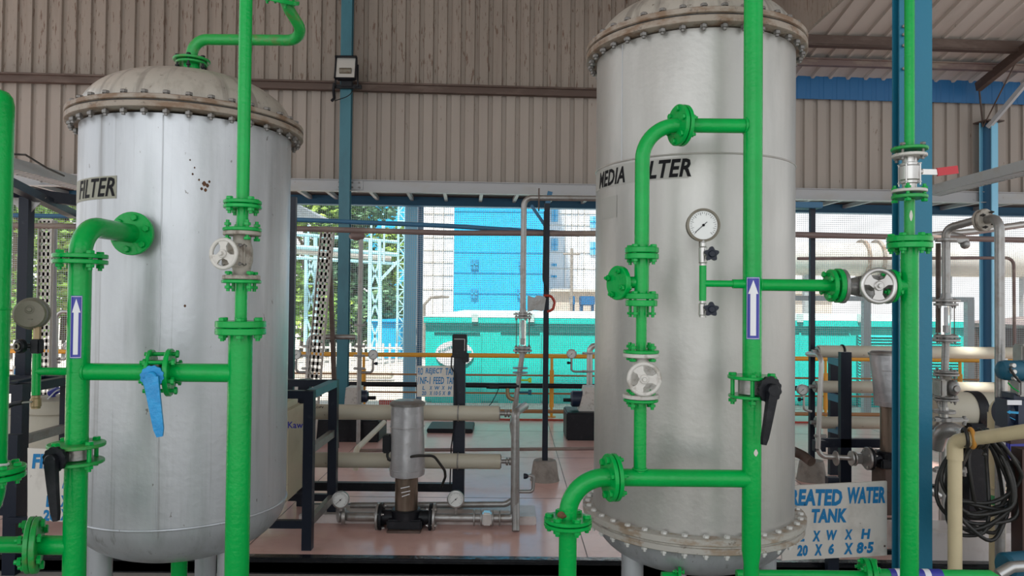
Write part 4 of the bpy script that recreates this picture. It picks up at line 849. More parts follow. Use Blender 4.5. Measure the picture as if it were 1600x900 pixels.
# pipes along the bottom edge, right
zb2 = at(1350, 899, 3.6).z; xa = at(1215, 899, 3.6).x; xf = at(1358, 899, 3.6).x; xz2 = at(1545, 899, 3.6).x
t = thing('green_pipe', 'green pipe lying level along the bottom edge left of the tall riser', 'pipe', (xa, 3.6, zb2)); part('pipe', MB().tube([(xa-.2, 3.6, zb2), (xf, 3.6, zb2)], .022, n=20), 'green', t)
t2 = thing('green_pipe', 'green pipe with a blue label lying along the bottom edge to the lower right corner', 'pipe', (xz2, 3.6, zb2)); part('pipe', MB().tube([(xf, 3.6, zb2), (xz2, 3.6, zb2), (xz2+.1, 3.6, zb2-.06)], .032, n=20), 'green', t2)
b = MB(); q0 = at(1388, 899, 3.6).x; q1_ = at(1470, 899, 3.6).x; b.lathe([(.0328, 0), (.0328, q1_-q0)], (q0, 3.6, zb2), (1,0,0), 24); part('blue_label', b, 'label_blue', t2, 'blue and white flow label')
b = MB(); b.lathe([(.0332, 0), (.0332, .03)], (q0+.03, 3.6, zb2), (1,0,0), 24).lathe([(.0332, 0), (.0332, .03)], (q1_-.09, 3.6, zb2), (1,0,0), 24); part('label_arrow', b, 'label_white', t2)
pair(t, t2, (xf, 3.6, zb2), V((1,-.2,0)), .082, .02, 6, .3, bs=.013, gap=.004)
q = at(1062, 897, 3.72); t = thing('green_pipe_flange', 'small green flange just under the right tank at the bottom edge', 'flange', q)
part('pipe', MB().tube([(q.x-.09, 3.72, q.z-.02), (q.x+.0, 3.72, q.z-.02)], .03, n=18), 'green', t); part('flange', MB().disc((q.x, 3.72, q.z-.02), (1,-.2,0), .055, .016), 'green', t); ring_bolts(t, (q.x, 3.72, q.z-.02), (1,-.2,0), .04, 4, .4, size=.009, ln=.03)
# ================================================================ MIDDLE: posts, skid, signs
def floorpt(px, py): return atz(px, py, 0)
def concrete_post(label, px, py_base, wpx, top_py, mat='navy_black', sec=.055):
    p = floorpt(px, py_base - 6); Y = p.y; x = p.x; s = wpx/F*Y/2
    t = thing('pipe_support_post', label, 'post', (x, Y, 0)); zt = at(px, top_py, Y).z
    part('concrete_block', MB().lathe([(0,0), (s*1.28,0), (s*1.22,.02), (s*1.02,.18), (s*.95,.20), (0,.20)], (x, Y, 0), (0,0,1), 4 if False else 28), 'concrete', t)
    part('post', MB().box((x, Y, (zt+.19)/2+.0), (sec, sec, zt-.19)), mat, t); return t, x, Y, zt
t, PX, PY, PZ = concrete_post('black square post in a round concrete block between the two tanks', 851, 756, 36, 318)
part('bracket', MB().bar((PX, PY, PZ-.25), (PX-.16, PY, PZ-.02), .03).bar((PX, PY, PZ-.02), (PX+.03, PY, PZ+.12), .05), 'beam_blue', t)
t, PX2, PY2, PZ2 = concrete_post('dark square post in a concrete block just right of the right tank', 1268, 756, 36, 322, 'navy_black', .05)
part('bracket', MB().bbox((PX2+.06, PY2-.03, at(1280,370,PY2).z), (.22, .05, .035), .004), 'girder_white', t); part('top_plate', MB().bbox((PX2-.08, PY2, PZ2), (.3, .2, .06), .005), 'beam_blue', t)
# service pipes running across the opening
b = MB().tube([at(-20, 352, 7.45), at(453, 357, 7.45), at(700, 364, 7.45), at(1240, 366.5, 7.45), at(1640, 376, 7.45)], .028); solo('service_pipe', b, 'pipe_brown', 'brown pipe running level across the whole opening, the lower of two', 'pipe')
b = MB().tube([at(-20, 336, 7.6), at(453, 343, 7.6), at(700, 353, 7.6), at(905, 366, 7.52)], .024); solo('service_pipe', b, 'beam_blue', 'teal-blue pipe above the brown one, ending near the black post', 'pipe')
t = thing('service_pipe', 'grey-blue pipe rising to the right edge above the brown one', 'pipe', at(1500,366,7.6)); part('pipe', MB().tube([at(1400, 372, 7.7), at(1520, 362, 7.7), at(1640, 345, 7.7)], .035), 'steel', t)
part('elbow', MB().tube([at(1478, 368, 7.6), at(1500, 372, 7.6), at(1508, 378, 7.6)], .05, bend=.1), 'steel_dull', t)
b = MB().tube([at(1246, 404, 9.5), at(1584, 403, 9.5), (at(1586,545,9.5).x, 9.5, 0)], .02, bend=.1); solo('thin_service_pipe', b, 'pipe_brown', 'thin brown pipe across the right opening turning down near the right edge', 'pipe')
# leaning dark post, slim posts at left
b = MB(); q = floorpt(526, 700); b.bar((q.x, q.y, 0), at(514, 362, q.y), .05, .05, up=(0,1,0)); solo('leaning_post', b, 'rust_steel', 'slightly leaning dark rusty post left of the slender blue column', 'post')
b = MB(); Y = 6.9; q = at(455, 600, Y); b.box((q.x, Y, (at(455,308,Y).z)/2), (.05, .05, at(455,308,Y).z)); solo('support_post', b, 'navy_black', 'dark post half hidden by the right edge of the left tank', 'post')
t = thing('support_post', 'black post with a bracket head at the far left of the opening', 'post', (at(38,500,6.4).x, 6.4, 0)); q = at(38, 500, 6.4); zt = at(38, 308, 6.4).z
part('post', MB().box((q.x, 6.4, zt/2), (.085, .085, zt)), 'navy_black', t); part('head_beam', MB().bar((q.x-.25, 6.1, zt+.05), (q.x+.28, 7.1, zt+.03), .06, .10), 'navy_black', t)
part('gussets', MB().prism([(-.17, 0), (0, -.17), (.17, 0)], (q.x, 6.4, zt), (1,0,0), (0,0,1), .01), 'steel_dull', t)
solo('support_bracket', MB().bar(at(10, 284, 5.6), at(116, 336, 7.5), .09, .07), 'navy_black', 'dark sloping bracket beam under the white girder at the far left', 'bracket')
# perforated cable trays
def perf(name, label, a, b_, wd, mat='tray_perf', side=(1,0,0), lip=.03, hang=None):
    a, b_ = V(a), V(b_); d = b_-a; L = d.length; d.normalize(); s = (V(side) - d*V(side).dot(d)).normalized(); n = s.cross(d)
    t = thing(name, label, 'cable tray', min((a, b_), key=lambda p: p.z)); m = MB(); N = int(L/.075); cols = 3 if wd > .12 else 2; r = .30
    # web built as a lattice of strips round real slots
    cw = wd/cols
    for j in range(cols+1): m.bar(a - s*wd/2 + s*cw*j, b_ - s*wd/2 + s*cw*j, cw*.5, .004, up=n)
    for i in range(N+1):
        p = a + d*(L*i/N); m.bar(p - s*wd/2, p + s*wd/2, .042, .004, up=n)
    part('perforated_web', m, mat, t, sharp=0); m = MB()
    for k_ in (-1, 1): m.bar(a + s*wd/2*k_ + n*lip/2, b_ + s*wd/2*k_ + n*lip/2, .005, lip, up=n)
    part('side_lips', m, mat, t); return t
perf('cable_tray', 'upright perforated grey cable tray leaning between the left tank and the slender blue column', (at(481,660,8.6).x, 8.6, .0), at(512, 358, 8.6), .15, lip=.03)
perf('cable_tray', 'upright perforated grey cable tray behind the riser at the far left', (at(66,700,8.4).x, 8.4, 0), at(73, 345, 8.4), .15, lip=.03)
solo('conduit_pipe', MB().tube([(at(82,700,8.6).x, 8.6, 0), at(84, 345, 8.6)], .035), 'girder_white', 'white conduit beside the far left perforated cable tray', 'pipe')
def tray(label, xx, zz, y0, y1):
    t = thing('overhead_cable_tray', label, 'cable tray', (xx, (y0+y1)/2, zz)); s = 1 if xx > 0 else -1
    part('side_rail', MB().box((xx-s*.13, (y0+y1)/2, zz+.05), (.006, y1-y0, .12)), 'girder_white', t); part('side_rail', MB().box((xx+s*.13, (y0+y1)/2, zz+.05), (.006, y1-y0, .12)), 'girder_white', t)
    b = MB(); y = y0
    while y < y1: b.box((xx, y, zz-.01), (.26, .03, .012)); y += .075
    b.box((xx-s*.115, (y0+y1)/2, zz-.01), (.035, y1-y0, .012)).box((xx+s*.115, (y0+y1)/2, zz-.01), (.035, y1-y0, .012)); part('rungs', b, 'girder_white', t)
    part('cables', MB().tube([(xx-.05, y0, zz+.02), (xx-.03, y1, zz+.02)], .02).tube([(xx+.03, y0, zz+.02), (xx+.05, y1, zz+.02)], .025), 'rubber', t)
q = at(1460, 296, 10.6); tray('overhead cable tray running back to the wall at the right, below the roof', q.x+.05, q.z-.06, 5.0, 10.75)
q = at(116, 285, 9.7); tray('overhead cable tray running back to the wall at the far left', q.x, q.z-.05, 5.0, 10.0)
solo('drooping_cable', MB().tube([at(8, 240, 8.2), at(40, 242, 8.2), at(72, 262, 8.6), at(100, 275, 9)], .012, n=8), 'rubber', 'thin cable drooping beside the far left overhead tray', 'cable')
# sloping canopy outside at left
c_ = at(455, 325, 12.8); pts = [at(452, 312, 12.3), at(452, 338, 12.3), at(520, 350, 15.5), at(516, 343, 15.5)]
b = MB(); b.raw(pts + [p + V((-.3, .3, .1)) for p in pts], [(0,1,2,3), (7,6,5,4), (0,4,5,1), (1,5,6,2), (2,6,7,3), (3,7,4,0)]); t = solo('outer_canopy', b, 'girder_white', 'grey sloping canopy edge seen through the opening right of the left tank', 'canopy')
# flood lights
t = thing('floodlight', 'square floodlight in a black frame on the slender blue wall column', 'lamp', Wp(atw(540,105,-.3)[0], -.25, atw(540,125,-.3)[1]))
u, z = atw(541, 107, -.34); P0 = Wp(u, -.37, z); mt = Matrix.Rotation(R_(-12), 3, 'X')
part('housing', MB().bbox(P0+V((0,.05,0)), (.28, .10, .33), .02, mt), 'black', t)
part('rim', MB().box(P0+V((0,-.005,.152)), (.30,.03,.022), m=mt).box(P0+V((0,-.005,-.152)), (.30,.03,.022), m=mt).box(P0+V((-.14,-.005,0)), (.022,.03,.32), m=mt).box(P0+V((.14,-.005,0)), (.022,.03,.32), m=mt), 'black', t)
rf = part('reflector', MB().lathe([(.0,.03), (.06,.028), (.14,-.008), (.15,-.008)], P0+V((0,.0,0)), mt @ V((0,1,0)), 4, PI/4, PI/4+2*PI-.0), 'steel', t)
part('glass', MB().box(P0+V((0,-.006,0)), (.26,.006,.29), m=mt), 'lamp_glass', t)
part('lamp_tube', MB().cyl(P0+V((-.08,-.012,-.05)), P0+V((.08,-.012,-.05)), .045, n=16), 'gauge_brown', t)
part('bracket', MB().bar(P0+V((-.155,.05,.06)), P0+V((-.155,.06,-.24)), .02).bar(P0+V((.155,.05,.06)), P0+V((.155,.06,-.24)), .02).bar(P0+V((-.2,.1,-.235)), P0+V((.2,.1,-.235)), .05).bbox(P0+V((0,.08,-.2)), (.16,.06,.09), .008), 'black', t)
part('wiring', MB().tube([P0+V((-.17,.05,-.2)), P0+V((-.18,.05,-.3)), P0+V((-.16,.02,-.42)), P0+V((-.19,.0,-.46))], .02, bend=.05, n=8).tube([P0+V((.13,.05,-.23)), P0+V((.05,.03,-.38)), P0+V((-.15,.0,-.46))], .006, bend=.2, n=6), 'black', t)
t = thing('floodlight', 'small grey floodlight clamped to the black post between the two tanks', 'lamp', at(838, 475, PY-.05))
q = at(843, 474, PY-.03); m_ = Matrix.Rotation(R_(8), 3, 'Y')
part('box', MB().bbox(q, (.11,.10,.15), .012, m_), 'steel_dull', t); q2 = at(832, 475, PY-.03); part('lamp_head', MB().prism([(-.05,-.08), (.05,-.055), (.05,.055), (-.05,.085)], q2, (1,0,0), (0,0,1), .11), 'steel_dull', t)
part('conduit', MB().tube([at(849,462,PY-.05), at(861,462,PY-.05), at(867,472,PY-.05), at(864,484,PY-.05), at(855,487,PY-.05)], .013, bend=.05, n=8), 'red_paint', t)
part('cable', MB().tube([at(851,330,PY-.05), at(849,440,PY-.05), at(856,455,PY-.05)], .01, bend=.2, n=6), 'black', t)
# ---- signs
def sign(label, c4, Y, lines, mat_t, thick=.02, holes=(), tilt=0, bold=.05):
    """c4: left,right,top,bottom pixels; lines: (text, x0, x1, y0, y1)"""
    (l, r, tp, bt) = c4; a = at(l, bt, Y); b_ = at(r, tp, Y); t = thing('painted_sign', label, 'sign', V(((a.x+b_.x)/2, Y, a.z)))
    pts = [at(l, bt, Y), at(r, bt-tilt, Y), at(r, tp-tilt, Y), at(l, tp, Y)]
    part('board', MB().raw(pts + [p+V((0,thick,0)) for p in pts], [(0,1,2,3), (7,6,5,4), (0,4,5,1), (1,5,6,2), (2,6,7,3), (3,7,4,0)]), 'sign_white', t)
    for (s, x0, x1, y0, y1, dy) in lines:
        def f(u, v, x0=x0, x1=x1, y0=y0, y1=y1, dy=dy): p = at(x0+(x1-x0)*u, y1+(y0-y1)*v + dy*u, Y); return V((p.x, Y-.003, p.z))
        part('lettering', text_fit(MB(), s, f, .14, bold), mat_t, t)
    for (px, py) in holes: q = at(px, py, Y); part('fixing_screw', MB().disc((q.x, Y-.003, q.z), (0,1,0), .007, .006), 'rust_steel', t)
    return t
SY = 5.55
t = sign('painted white board reading RO REJECT TANK NF-1 FEED TANK on a black post', (651.5, 713, 572, 620), 6.32, [('RO', 653, 661, 574.5, 586, 0), ('REJECT', 665, 692, 575, 586, 0), ('TAN', 696, 712, 575, 586, 0), ('/', 652, 655, 588, 601, 0), ('NF-1', 656, 673, 589, 600, 0), ('FEED', 677, 694, 589, 600, 0), ('TAN', 698, 712, 589, 600, 0), ('L', 660, 664, 603, 609, 0), ('X', 671, 675.5, 603, 609, 0), ('W', 679, 687, 603, 609, 0), ('X', 690, 695, 603, 609, 0), ('H', 700, 706, 603, 609, 0), ('20', 659, 666, 611, 617.5, 0), ('X', 671, 675.5, 611, 617.5, 0), ('10·5', 678, 689, 611, 617.5, 0), ('X', 691, 696, 611, 617.5, 0), ('8', 699.5, 704, 611, 617.5, 0)], 'sign_blue', bold=.02)
t = sign('large white board reading TREATED WATER TANK beside the right tank', (1222, 1386, 760, 876), 4.95, [('T', 1213, 1228, 764, 790, 0), ('REATED', 1233, 1316, 764, 790, 0), ('WATER', 1324, 1383, 761, 787, -1), ('TANK', 1268, 1323, 795, 817, -1), ('L', 1247, 1257, 829, 846, 0), ('X', 1269, 1282, 829, 846, 0), ('W', 1291, 1308, 828, 844, 0), ('X', 1319, 1332, 827, 843, 0), ('H', 1345, 1360, 826, 842, 0), ('20', 1245, 1262, 851, 869, 0), ('X', 1272, 1285, 850, 868, 0), ('6', 1294, 1303, 849, 866, 0), ('X', 1318, 1333, 848, 866, 0), ('8·5', 1338, 1365, 847, 865, -1)], 'sign_blue', holes=((1382, 853), (1388, 768)), tilt=8)
sp_ = MB(); q = at(1300, 800, 5.05); sp_.box((q.x, 5.05, (at(1300,748,5.05).z-.105)/2), (.075, .05, at(1300,748,5.05).z+.13)); part('support_post', sp_, 'navy_black', t)
part('cross_rail', MB().bar(at(1250, 864, 5.02), at(1400, 862, 5.02), .03), 'black', t)
t = sign('white board behind the lower left riser with cut-off blue lettering starting FIR', (43, 142, 700, 812), 5.0, [('FIR', 50, 84, 709, 732, 0), ('A', 97, 106, 744, 763, 0), ('L', 72, 80, 774, 792, 0), ('X', 94, 108, 774, 792, 0), ('20', 67, 88, 796, 814, 0), ('X', 94, 108, 795, 813, 0)], 'sign_blue', holes=((57, 807),), tilt=-6)
part('support_post', MB().box((at(20,760,5.08).x, 5.08, .35), (.09, .06, 1.0)).bar(at(15,812,5.05), at(60,812,5.05), .04), 'navy_black', t)
# partly hidden far sign
t = sign('small white board far back at the left with cut-off blue letters', (20, 46, 572, 600), 7.2, [('NF', 22, 34, 576, 585, 0), ('4', 24, 30, 588, 597, 0)], 'sign_blue')
part('support_post', MB().box((at(27,590,7.24).x, 7.25, .6), (.05,.04,1.2)), 'navy_black', t)
# ---- black angle frames holding dosing tanks
def open_frame(label, x0, x1, y0, y1, h, top_mat='teal_steel', s=.075):
    t = thing('steel_stand', label, 'stand', ((x0+x1)/2, (y0+y1)/2, 0))
    for x in (x0, x1):
        for y in (y0, y1): part('leg', MB().box((x, y, h/2), (s, s, h)), 'navy_black', t)
    for x in (x0, x1):
        part('top_rail', MB().box((x, (y0+y1)/2, h-s*.4), (s*.98, y1-y0, s*.8)), top_mat if x == x1 else 'navy_black', t)
        for z in (h*.62, .18): part('side_rail', MB().box((x, (y0+y1)/2, z), (s*.6, y1-y0, s*.8)), 'steel_dull' if x == x1 else 'navy_black', t)
    for y in (y0, y1):
        part('top_rail', MB().box(((x0+x1)/2, y, h-s*.4), (x1-x0, s*.9, s*.8)), 'navy_black', t)
        part('bottom_rail', MB().box(((x0+x1)/2, y, .18), (x1-x0, s*.6, s*.8)), 'navy_black', t)
    return t
q = floorpt(474, 858); q2 = floorpt(516, 812); hh = at(474, 610, q.y).z
open_frame('black steel stand with a teal top rail right of the left tank', q.x-1.0, q.x+.03, q.y, q.y+.72, hh, 'teal_steel', .07)
q = floorpt(455, 812); cy = 5.85; cx = at(470, 700, cy).x-.62
t = thing('dosing_tank', 'cream plastic tank with dark lettering behind the right side of the left tank', 'tank', (cx+.27, cy, 0))
zt = at(450, 628, cy).z; part('body', MB().bbox((cx+.27, cy, zt/2+.11), (.62, .5, zt-.2), .05), 'cream_tank', t)
part('lid', MB().bbox((cx+.27, cy, zt+.015), (.5, .4, .04), .015), 'cream_tank', t)
part('lettering', text_fit(MB(), 'Kaw', lambda u, v: V((at(450, 660, cy-.25).x + .115*u, cy-.253, at(450, 669, cy-.25).z + .05*v)), 0, .02), 'label_blue', t)
# stand and tank at far left
x0 = at(32, 610, 5.6).x; open_frame('black steel stand at the far left behind the edge pipe', x0-.9, x0, 5.6, 6.2, at(30, 600, 5.6).z, 'navy_black', .085)
solo('stand_rail', MB().bar(at(20, 604, 5.65), at(112, 582, 6.9), .07, .08), 'navy_black', 'dark rail running back from the far left stand', 'beam')
t = thing('dosing_tank', 'cream plastic tank with a rounded lid behind the left riser', 'tank', (at(95,700,6.6).x, 6.6, 0))
cx = at(100, 650, 6.6).x; zt = at(90, 640, 6.6).z; part('body', MB().lathe([(0,0), (.30,0), (.31,.03), (.31,zt-.03), (.29,zt), (.325,zt+.0), (.325,zt+.06), (.29,zt+.11), (.1,zt+.13), (0,zt+.13)], (cx, 6.6, 0), n=40), 'cream', t)
q = at(83, 612, 6.5); part('dosing_fitting', MB().cyl((q.x-.03,6.5,q.z-.02), (q.x+.05,6.5,q.z+.02), .03, n=12).cyl((q.x,6.5,q.z-.06), (q.x,6.5,q.z+.0), .02), 'label_blue', t)
part('hose', MB().tube([at(104,590,6.4), at(98,606,6.4), at(86,612,6.4), at(76,622,6.4), at(70,630,6.4), at(76,640,6.4), at(70,655,6.4), at(64,668,6.4)], .006, bend=.06, n=6), 'label_white', t)
solo('cream_tank', MB().bbox((at(45,660,6.9).x, 6.9, at(40,660,6.9).z/1), (.5, .4, .28), .05).box((at(45,660,6.9).x, 6.9, .15), (.4,.3,.5)), 'cream', 'low cream box behind the far left stand', 'box')
solo('electric_box', MB().bbox((at(70,665,7.1).x, 7.1, .42), (.28, .25, .84), .02), 'black', 'black box behind the small brass drain valve', 'box')
# ---- low white plinth and skid
q0 = floorpt(520, 812); q1 = floorpt(828, 820); zt = .07
solo('skid_plinth', MB().bbox(((q0.x+q1.x)/2-.1, q1.y+.15, zt/2), (q1.x-q0.x+.3, .34, zt), .008), 'plinth_white', 'low white concrete plinth under the steel pipework between the tanks', 'plinth')
SK = 6.35
t = thing('filtration_skid', 'black skid frame carrying two cream membrane housings between the tanks', 'frame', (at(718,700,SK).x, SK, 0))
pxx = at(717, 700, SK).x; part('post', MB().box((pxx, SK, at(717,530,SK).z/2), (.10, .07, at(717,530,SK).z)), 'navy_black', t)
part('post', MB().box((at(475,700,SK+.1).x, SK+.1, .55), (.10, .07, 1.1)), 'navy_black', t)
zb = at(600, 762, SK).z; part('lower_beam', MB().box((at(570,762,SK).x, SK+.04, zb), (at(712,762,SK).x-at(455,762,SK).x+.2, .06, .07)), 'black', t); 
part('lower_beam', MB().box((at(540,787,SK).x, SK-.1, at(540,787,SK).z), (at(590,762,SK).x-at(490,762,SK).x, .05, .05)), 'navy_black', t)
q = at(718, 540, SK); pb = part('panel_box', MB().bbox((pxx, SK-.04, q.z), (.125, .06, .20), .006).bbox((pxx+.05,SK-.03,q.z-.1), (.06,.06,.08), .005), 'black', t); part('panel_frame', MB().box((pxx,SK-.075,q.z+.06),(.09,.005,.006)).box((pxx+.045,SK-.075,q.z+.01),(.006,.005,.1)), 'steel_dull', pb)
part('cable', MB().tube([at(706,556,SK-.08), at(705,575,SK-.08), at(711,583,SK-.08), at(713,640,SK-.08), at(705,700,SK-.08), at(703,760,SK-.08)], .006, bend=.05, n=6), 'black', t)
for (py, xl, xr, dx) in ((647, 462, 780, 0), (722, 462, 782, 0)):
    a = at(xl, py-3, SK-.11); b_ = at(xr, py-1, SK-.11)
    m = thing('membrane_housing', 'cream membrane housing tube on the skid between the tanks, the %s one' % ('upper' if py < 700 else 'lower'), 'tube', (b_.x, SK-.11, b_.z))
    part('barrel', MB().tube([(a.x-.3, SK-.11, b_.z), (b_.x, SK-.11, b_.z)], .064, n=32), 'cream', m)
    part('end_cap', MB().cyl((b_.x-.003, SK-.11, b_.z), (b_.x+.008, SK-.11, b_.z), .055, n=28).cyl((b_.x, SK-.11, b_.z), (b_.x+.10, SK-.11, b_.z), .018, n=14).disc((b_.x+.055, SK-.11, b_.z), (1,0,0), .032, .02).disc((b_.x+.08, SK-.11, b_.z), (1,0,0), .032, .02), 'steel_dull', m)
    part('strap', MB().torus((pxx, SK-.11, b_.z), (1,0,0), .066, .006), 'steel_dull', m)
    if py < 700: part('lettering', text_fit(MB(), 'ROPV', lambda u, v: V((at(491,636,SK-.17).x+.08*u, SK-.172, at(491,636,SK-.17).z-.01+.018*v)), 0, .02), 'sign_black', m)
# vertical pump
def pump(label, px, Y, wtop, y_top, y_mot, y_base, mat='foil'):
    x = at(px, 700, Y).x; zt = at(px, y_top, Y).z; zm = at(px, y_mot, Y).z; zb = at(px, y_base, Y).z; r = wtop/F*Y/2
    t = thing('vertical_pump', label, 'pump', (x, Y, 0)); xt = x + .03*(0 if px < 1000 else -2)
    k = MB(); n = 32; k0 = 0; prof = [(r*.98, 0), (r*1.0, .05), (r*.97, .3), (r*.95, .7), (r*.92, 1)]
    rows = []
    for rr, h in prof:
        c_ = V((x+(xt-x)*h, Y, zm+(zt-zm)*h))
        for i in range(n): an = 2*PI*i/n; wob = 1+.03*math.sin(3*an+h*5)+.02*math.sin(7*an); k.v.append(c_+V((math.cos(an)*rr*wob, math.sin(an)*rr*wob, 0)))
    for j in range(len(prof)-1):
        for i in range(n): k.f.append((j*n+i, j*n+(i+1)%n, (j+1)*n+(i+1)%n, (j+1)*n+i))
    k.f.append(tuple(reversed(range(n)))); k.f.append(tuple((len(prof)-1)*n+i for i in range(n)))
    c_ = part('motor_jacket', k, mat, t, 'crinkled silver jacket')
    part('fan_cover', MB().lathe([(0,.02), (r*.8,.018), (r*1.02,.0), (r*1.0,-.02), (0,-.02)], (xt, Y, zt+.004), n=24), 'steel_dull', c_)
    part('jacket_band', MB().torus((x+(xt-x)*.05, Y, zm+(zt-zm)*.09), (0,0,1), r*1.0, .004), mat, c_); part('jacket_band', MB().torus((x+(xt-x)*.55, Y, zm+(zt-zm)*.68), (0,0,1), r*.975, .004), mat, c_)
    part('pump_sleeve', MB().cyl((x, Y, zb+.14), (x, Y, zm+.01), r*.66, n=28).disc((x, Y, zm-.005), (0,0,1), r*.7, .02), 'bronze_steel', t)
    base = part('pump_head', MB().cyl((x, Y, zb+.02), (x, Y, zb+.16), r*.86, n=24, bev=.01).bbox((x, Y, zb+.06), (r*2.0, r*1.7, .08), .012).cyl((x-r*1.5, Y, zb+.09), (x+r*1.5, Y, zb+.09), r*.42, n=20), 'black', t)
    for s in (-1, 1):
        part('flange', MB().disc((x+s*r*1.42, Y, zb+.09), (1,0,0), r*.80, .022), 'black', base); part('flange', MB().disc((x+s*r*1.62, Y, zb+.09), (1,0,0), r*.80, .02), 'steel_dull', base); ring_bolts(base, (x+s*r*1.52, Y, zb+.09), (s,0,0), r*.62, 4, .5, size=.012, ln=.046, mat='steel')
    part('foot_plate', MB().bbox((x, Y-.02, zb/2+.01), (r*1.9, r*1.9, zb+.03), .006), 'rust_steel', t)
    return t, x, zb, r
pt, ppx, pzb, pr = pump('silver jacketed vertical pump standing on the red floor between the tanks', 636, 5.85, 54, 630, 742, 826)
q = at(612, 692, 5.85); part('terminal_box', MB().bbox((ppx-pr*1.12, 5.83, q.z), (.06, .10, .14), .008), 'black', pt)
part('cable', MB().tube([at(607,705,5.8), at(600,716,5.8), at(612,720,5.8), at(650,712,5.72), at(678,712,5.8), at(695,735,5.85), at(696,745,5.9), at(690,760,5.95)], .011, bend=.08, n=8), 'rubber', pt)
part('painted_mark', MB().bar(at(626,763,5.72), at(640,760,5.72), .006).bar(at(627,770,5.72), at(641,767,5.72), .006).bar(at(628,776,5.72), at(640,772,5.72), .006), 'label_white', pt)
# steel pipework of the pump
zc = pzb+.09; t = thing('suction_pipe', 'steel suction pipe left of the silver pump with an elbow', 'pipe', at(530, 808, 5.85)); xl = at(532, 808, 5.85).x
part('pipe', MB().tube([(ppx-pr*1.6, 5.85, zc), (xl+.06, 5.85, zc), (xl, 5.95, zc)], .036, bend=.05), 'steel_dull', t); part('coupling', MB().disc((xl+.02, 5.86, zc), (1,.2,0), .065, .03).disc((xl-.02, 5.9, zc), (1,.5,0), .06, .03), 'steel_dull', t)
gauge('round pressure gauge at the left end of the pump pipework', at(532, 781, 5.8), (0,-1,0), .066, 'steel_dull')
t = thing('discharge_pipe', 'steel discharge pipe right of the silver pump with a check valve', 'pipe', at(760, 808, 5.85)); xr = at(800, 806, 5.85).x
zr_ = at(800, 660, 5.85).z
part('pipe', MB().tube([(ppx+pr*1.6, 5.85, zc), (xr+.02, 5.85, zc), (xr+.02, 5.85, zr_+.08), (xr+.1, 6.2, zr_+.08)], .033, bend=.04), 'steel_dull', t)
for px in (741, 752, 770, 781): part('flange', MB().disc((at(px,806,5.85).x, 5.85, zc), (1,0,0), .062, .013), 'steel_dull', t)
part('check_valve', MB().bbox((at(761,806,5.85).x, 5.85, zc), (.075, .09, .10), .012), 'steel', t)
part('tapping', MB().tube([(at(712,800,5.85).x, 5.85, zc), (at(712,800,5.85).x, 5.85, zc+.09)], .012), 'steel_dull', t)
part('floor_leg', MB().box((at(805,760,5.9).x, 5.92, at(805,700,5.9).z/2), (.022, .022, at(805,700,5.9).z)), 'rust_steel', t)
gauge('round pressure gauge on the discharge pipe right of the silver pump', at(712, 780, 5.8), (0,-1,0), .066, 'steel_dull')
t = thing('bypass_pipe', 'long thin steel pipe behind the pump running to the bent riser', 'pipe', at(700, 790, 6.15)); part('pipe', MB().tube([at(548, 790, 6.15), at(790, 788, 6.15), at(803, 780, 6.15)], .025, bend=.08), 'steel_dull', t)
t = thing('sample_pipe', 'small bent sample pipe with a blue knob near the concrete block', 'pipe', at(830,768,5.9)); part('pipe', MB().tube([at(806,768,5.9), at(833,768,5.9), at(834,742,5.9), at(828,743,5.9)], .014, bend=.03, n=10), 'steel_dull', t); kb = at(822, 744, 5.88); part('knob', MB().ball(kb, .02).disc(kb+V((-.01,0,0)), (1,0,0), .022, .02), 'navy_black', t); part('stem', MB().cyl(kb, at(830,743,5.9), .01, n=8), 'steel_dull', t)
# rotameter line
RYr = 6.6
def rotameter(label, px, Y, y_top, y_g0, y_g1, y_bot, px_bot, lab_pts=(), wpx=9, turn=None):
    x = at(px, y_g0, Y).x; t = thing('flow_meter_line', label, 'flow meter', (x, Y, at(px, y_bot, Y).z)); r = wpx/F*Y/2
    zg0 = at(px, y_g0, Y).z; zg1 = at(px, y_g1, Y).z; zt = at(px, y_top, Y).z; zb = at(px_bot, y_bot, Y).z; xb = at(px_bot, y_bot, Y).x
    pts = [(x, Y, zg0+.02), (x, Y, zt)] + ([tuple(turn)] if turn else [])
    part('upper_pipe', MB().tube(pts, r, bend=.07, n=16).cyl((x, Y, zg0+.1), (x, Y, zg0+.02), r, r*1.6), 'steel_dull', t)
    gg = part('sight_tube', MB().cyl((x, Y, zg1-.0), (x, Y, zg0), r*1.15, n=20), 'glass', t)
    part('scale', MB().box((x, Y, (zg0+zg1)/2), (r*.7, .004, (zg0-zg1)*.9)), 'label_white', gg); part('float', MB().cyl((x, Y, zg1+.02), (x, Y, zg1+.07), r*.5), 'steel_dull', gg)
    for z, s in ((zg0, 1), (zg1, -1)):
        part('flange', MB().disc((x, Y, z+.012*s), (0,0,1), r*2.9, .018).disc((x, Y, z+.04*s), (0,0,1), r*3.3, .018).cyl((x,Y,z), (x,Y,z+s*.06), r*1.6), 'steel_dull', t); ring_bolts(t, (x, Y, z+.025*s), (0,0,1), r*2.5, 4, .4, size=.011, ln=.045, mat='bolt_grey')
    for s in (-1, 1): part('tie_rod', MB().tube([(x+s*r*2.2, Y, zg1), (x+s*r*2.2, Y, zg0)], .004, n=6), 'rust_steel', t)
    part('lower_pipe', MB().tube([(x, Y, zg1-.05), (xb, Y, zb)], r*.9, n=16), 'steel_dull', t)
    return t, x
q = at(920, 310, RYr); t, rx = rotameter('steel pipe with a glass flow meter tube left of the black post between the tanks', 817, RYr, 309, 498, 541, 655, 802, turn=(q.x+.3, RYr, at(817,309,RYr).z))
for py in (575, 582): part('flange', MB().disc(at(813, py, RYr), (0,0,1), .068, .012), 'steel_dull', t)
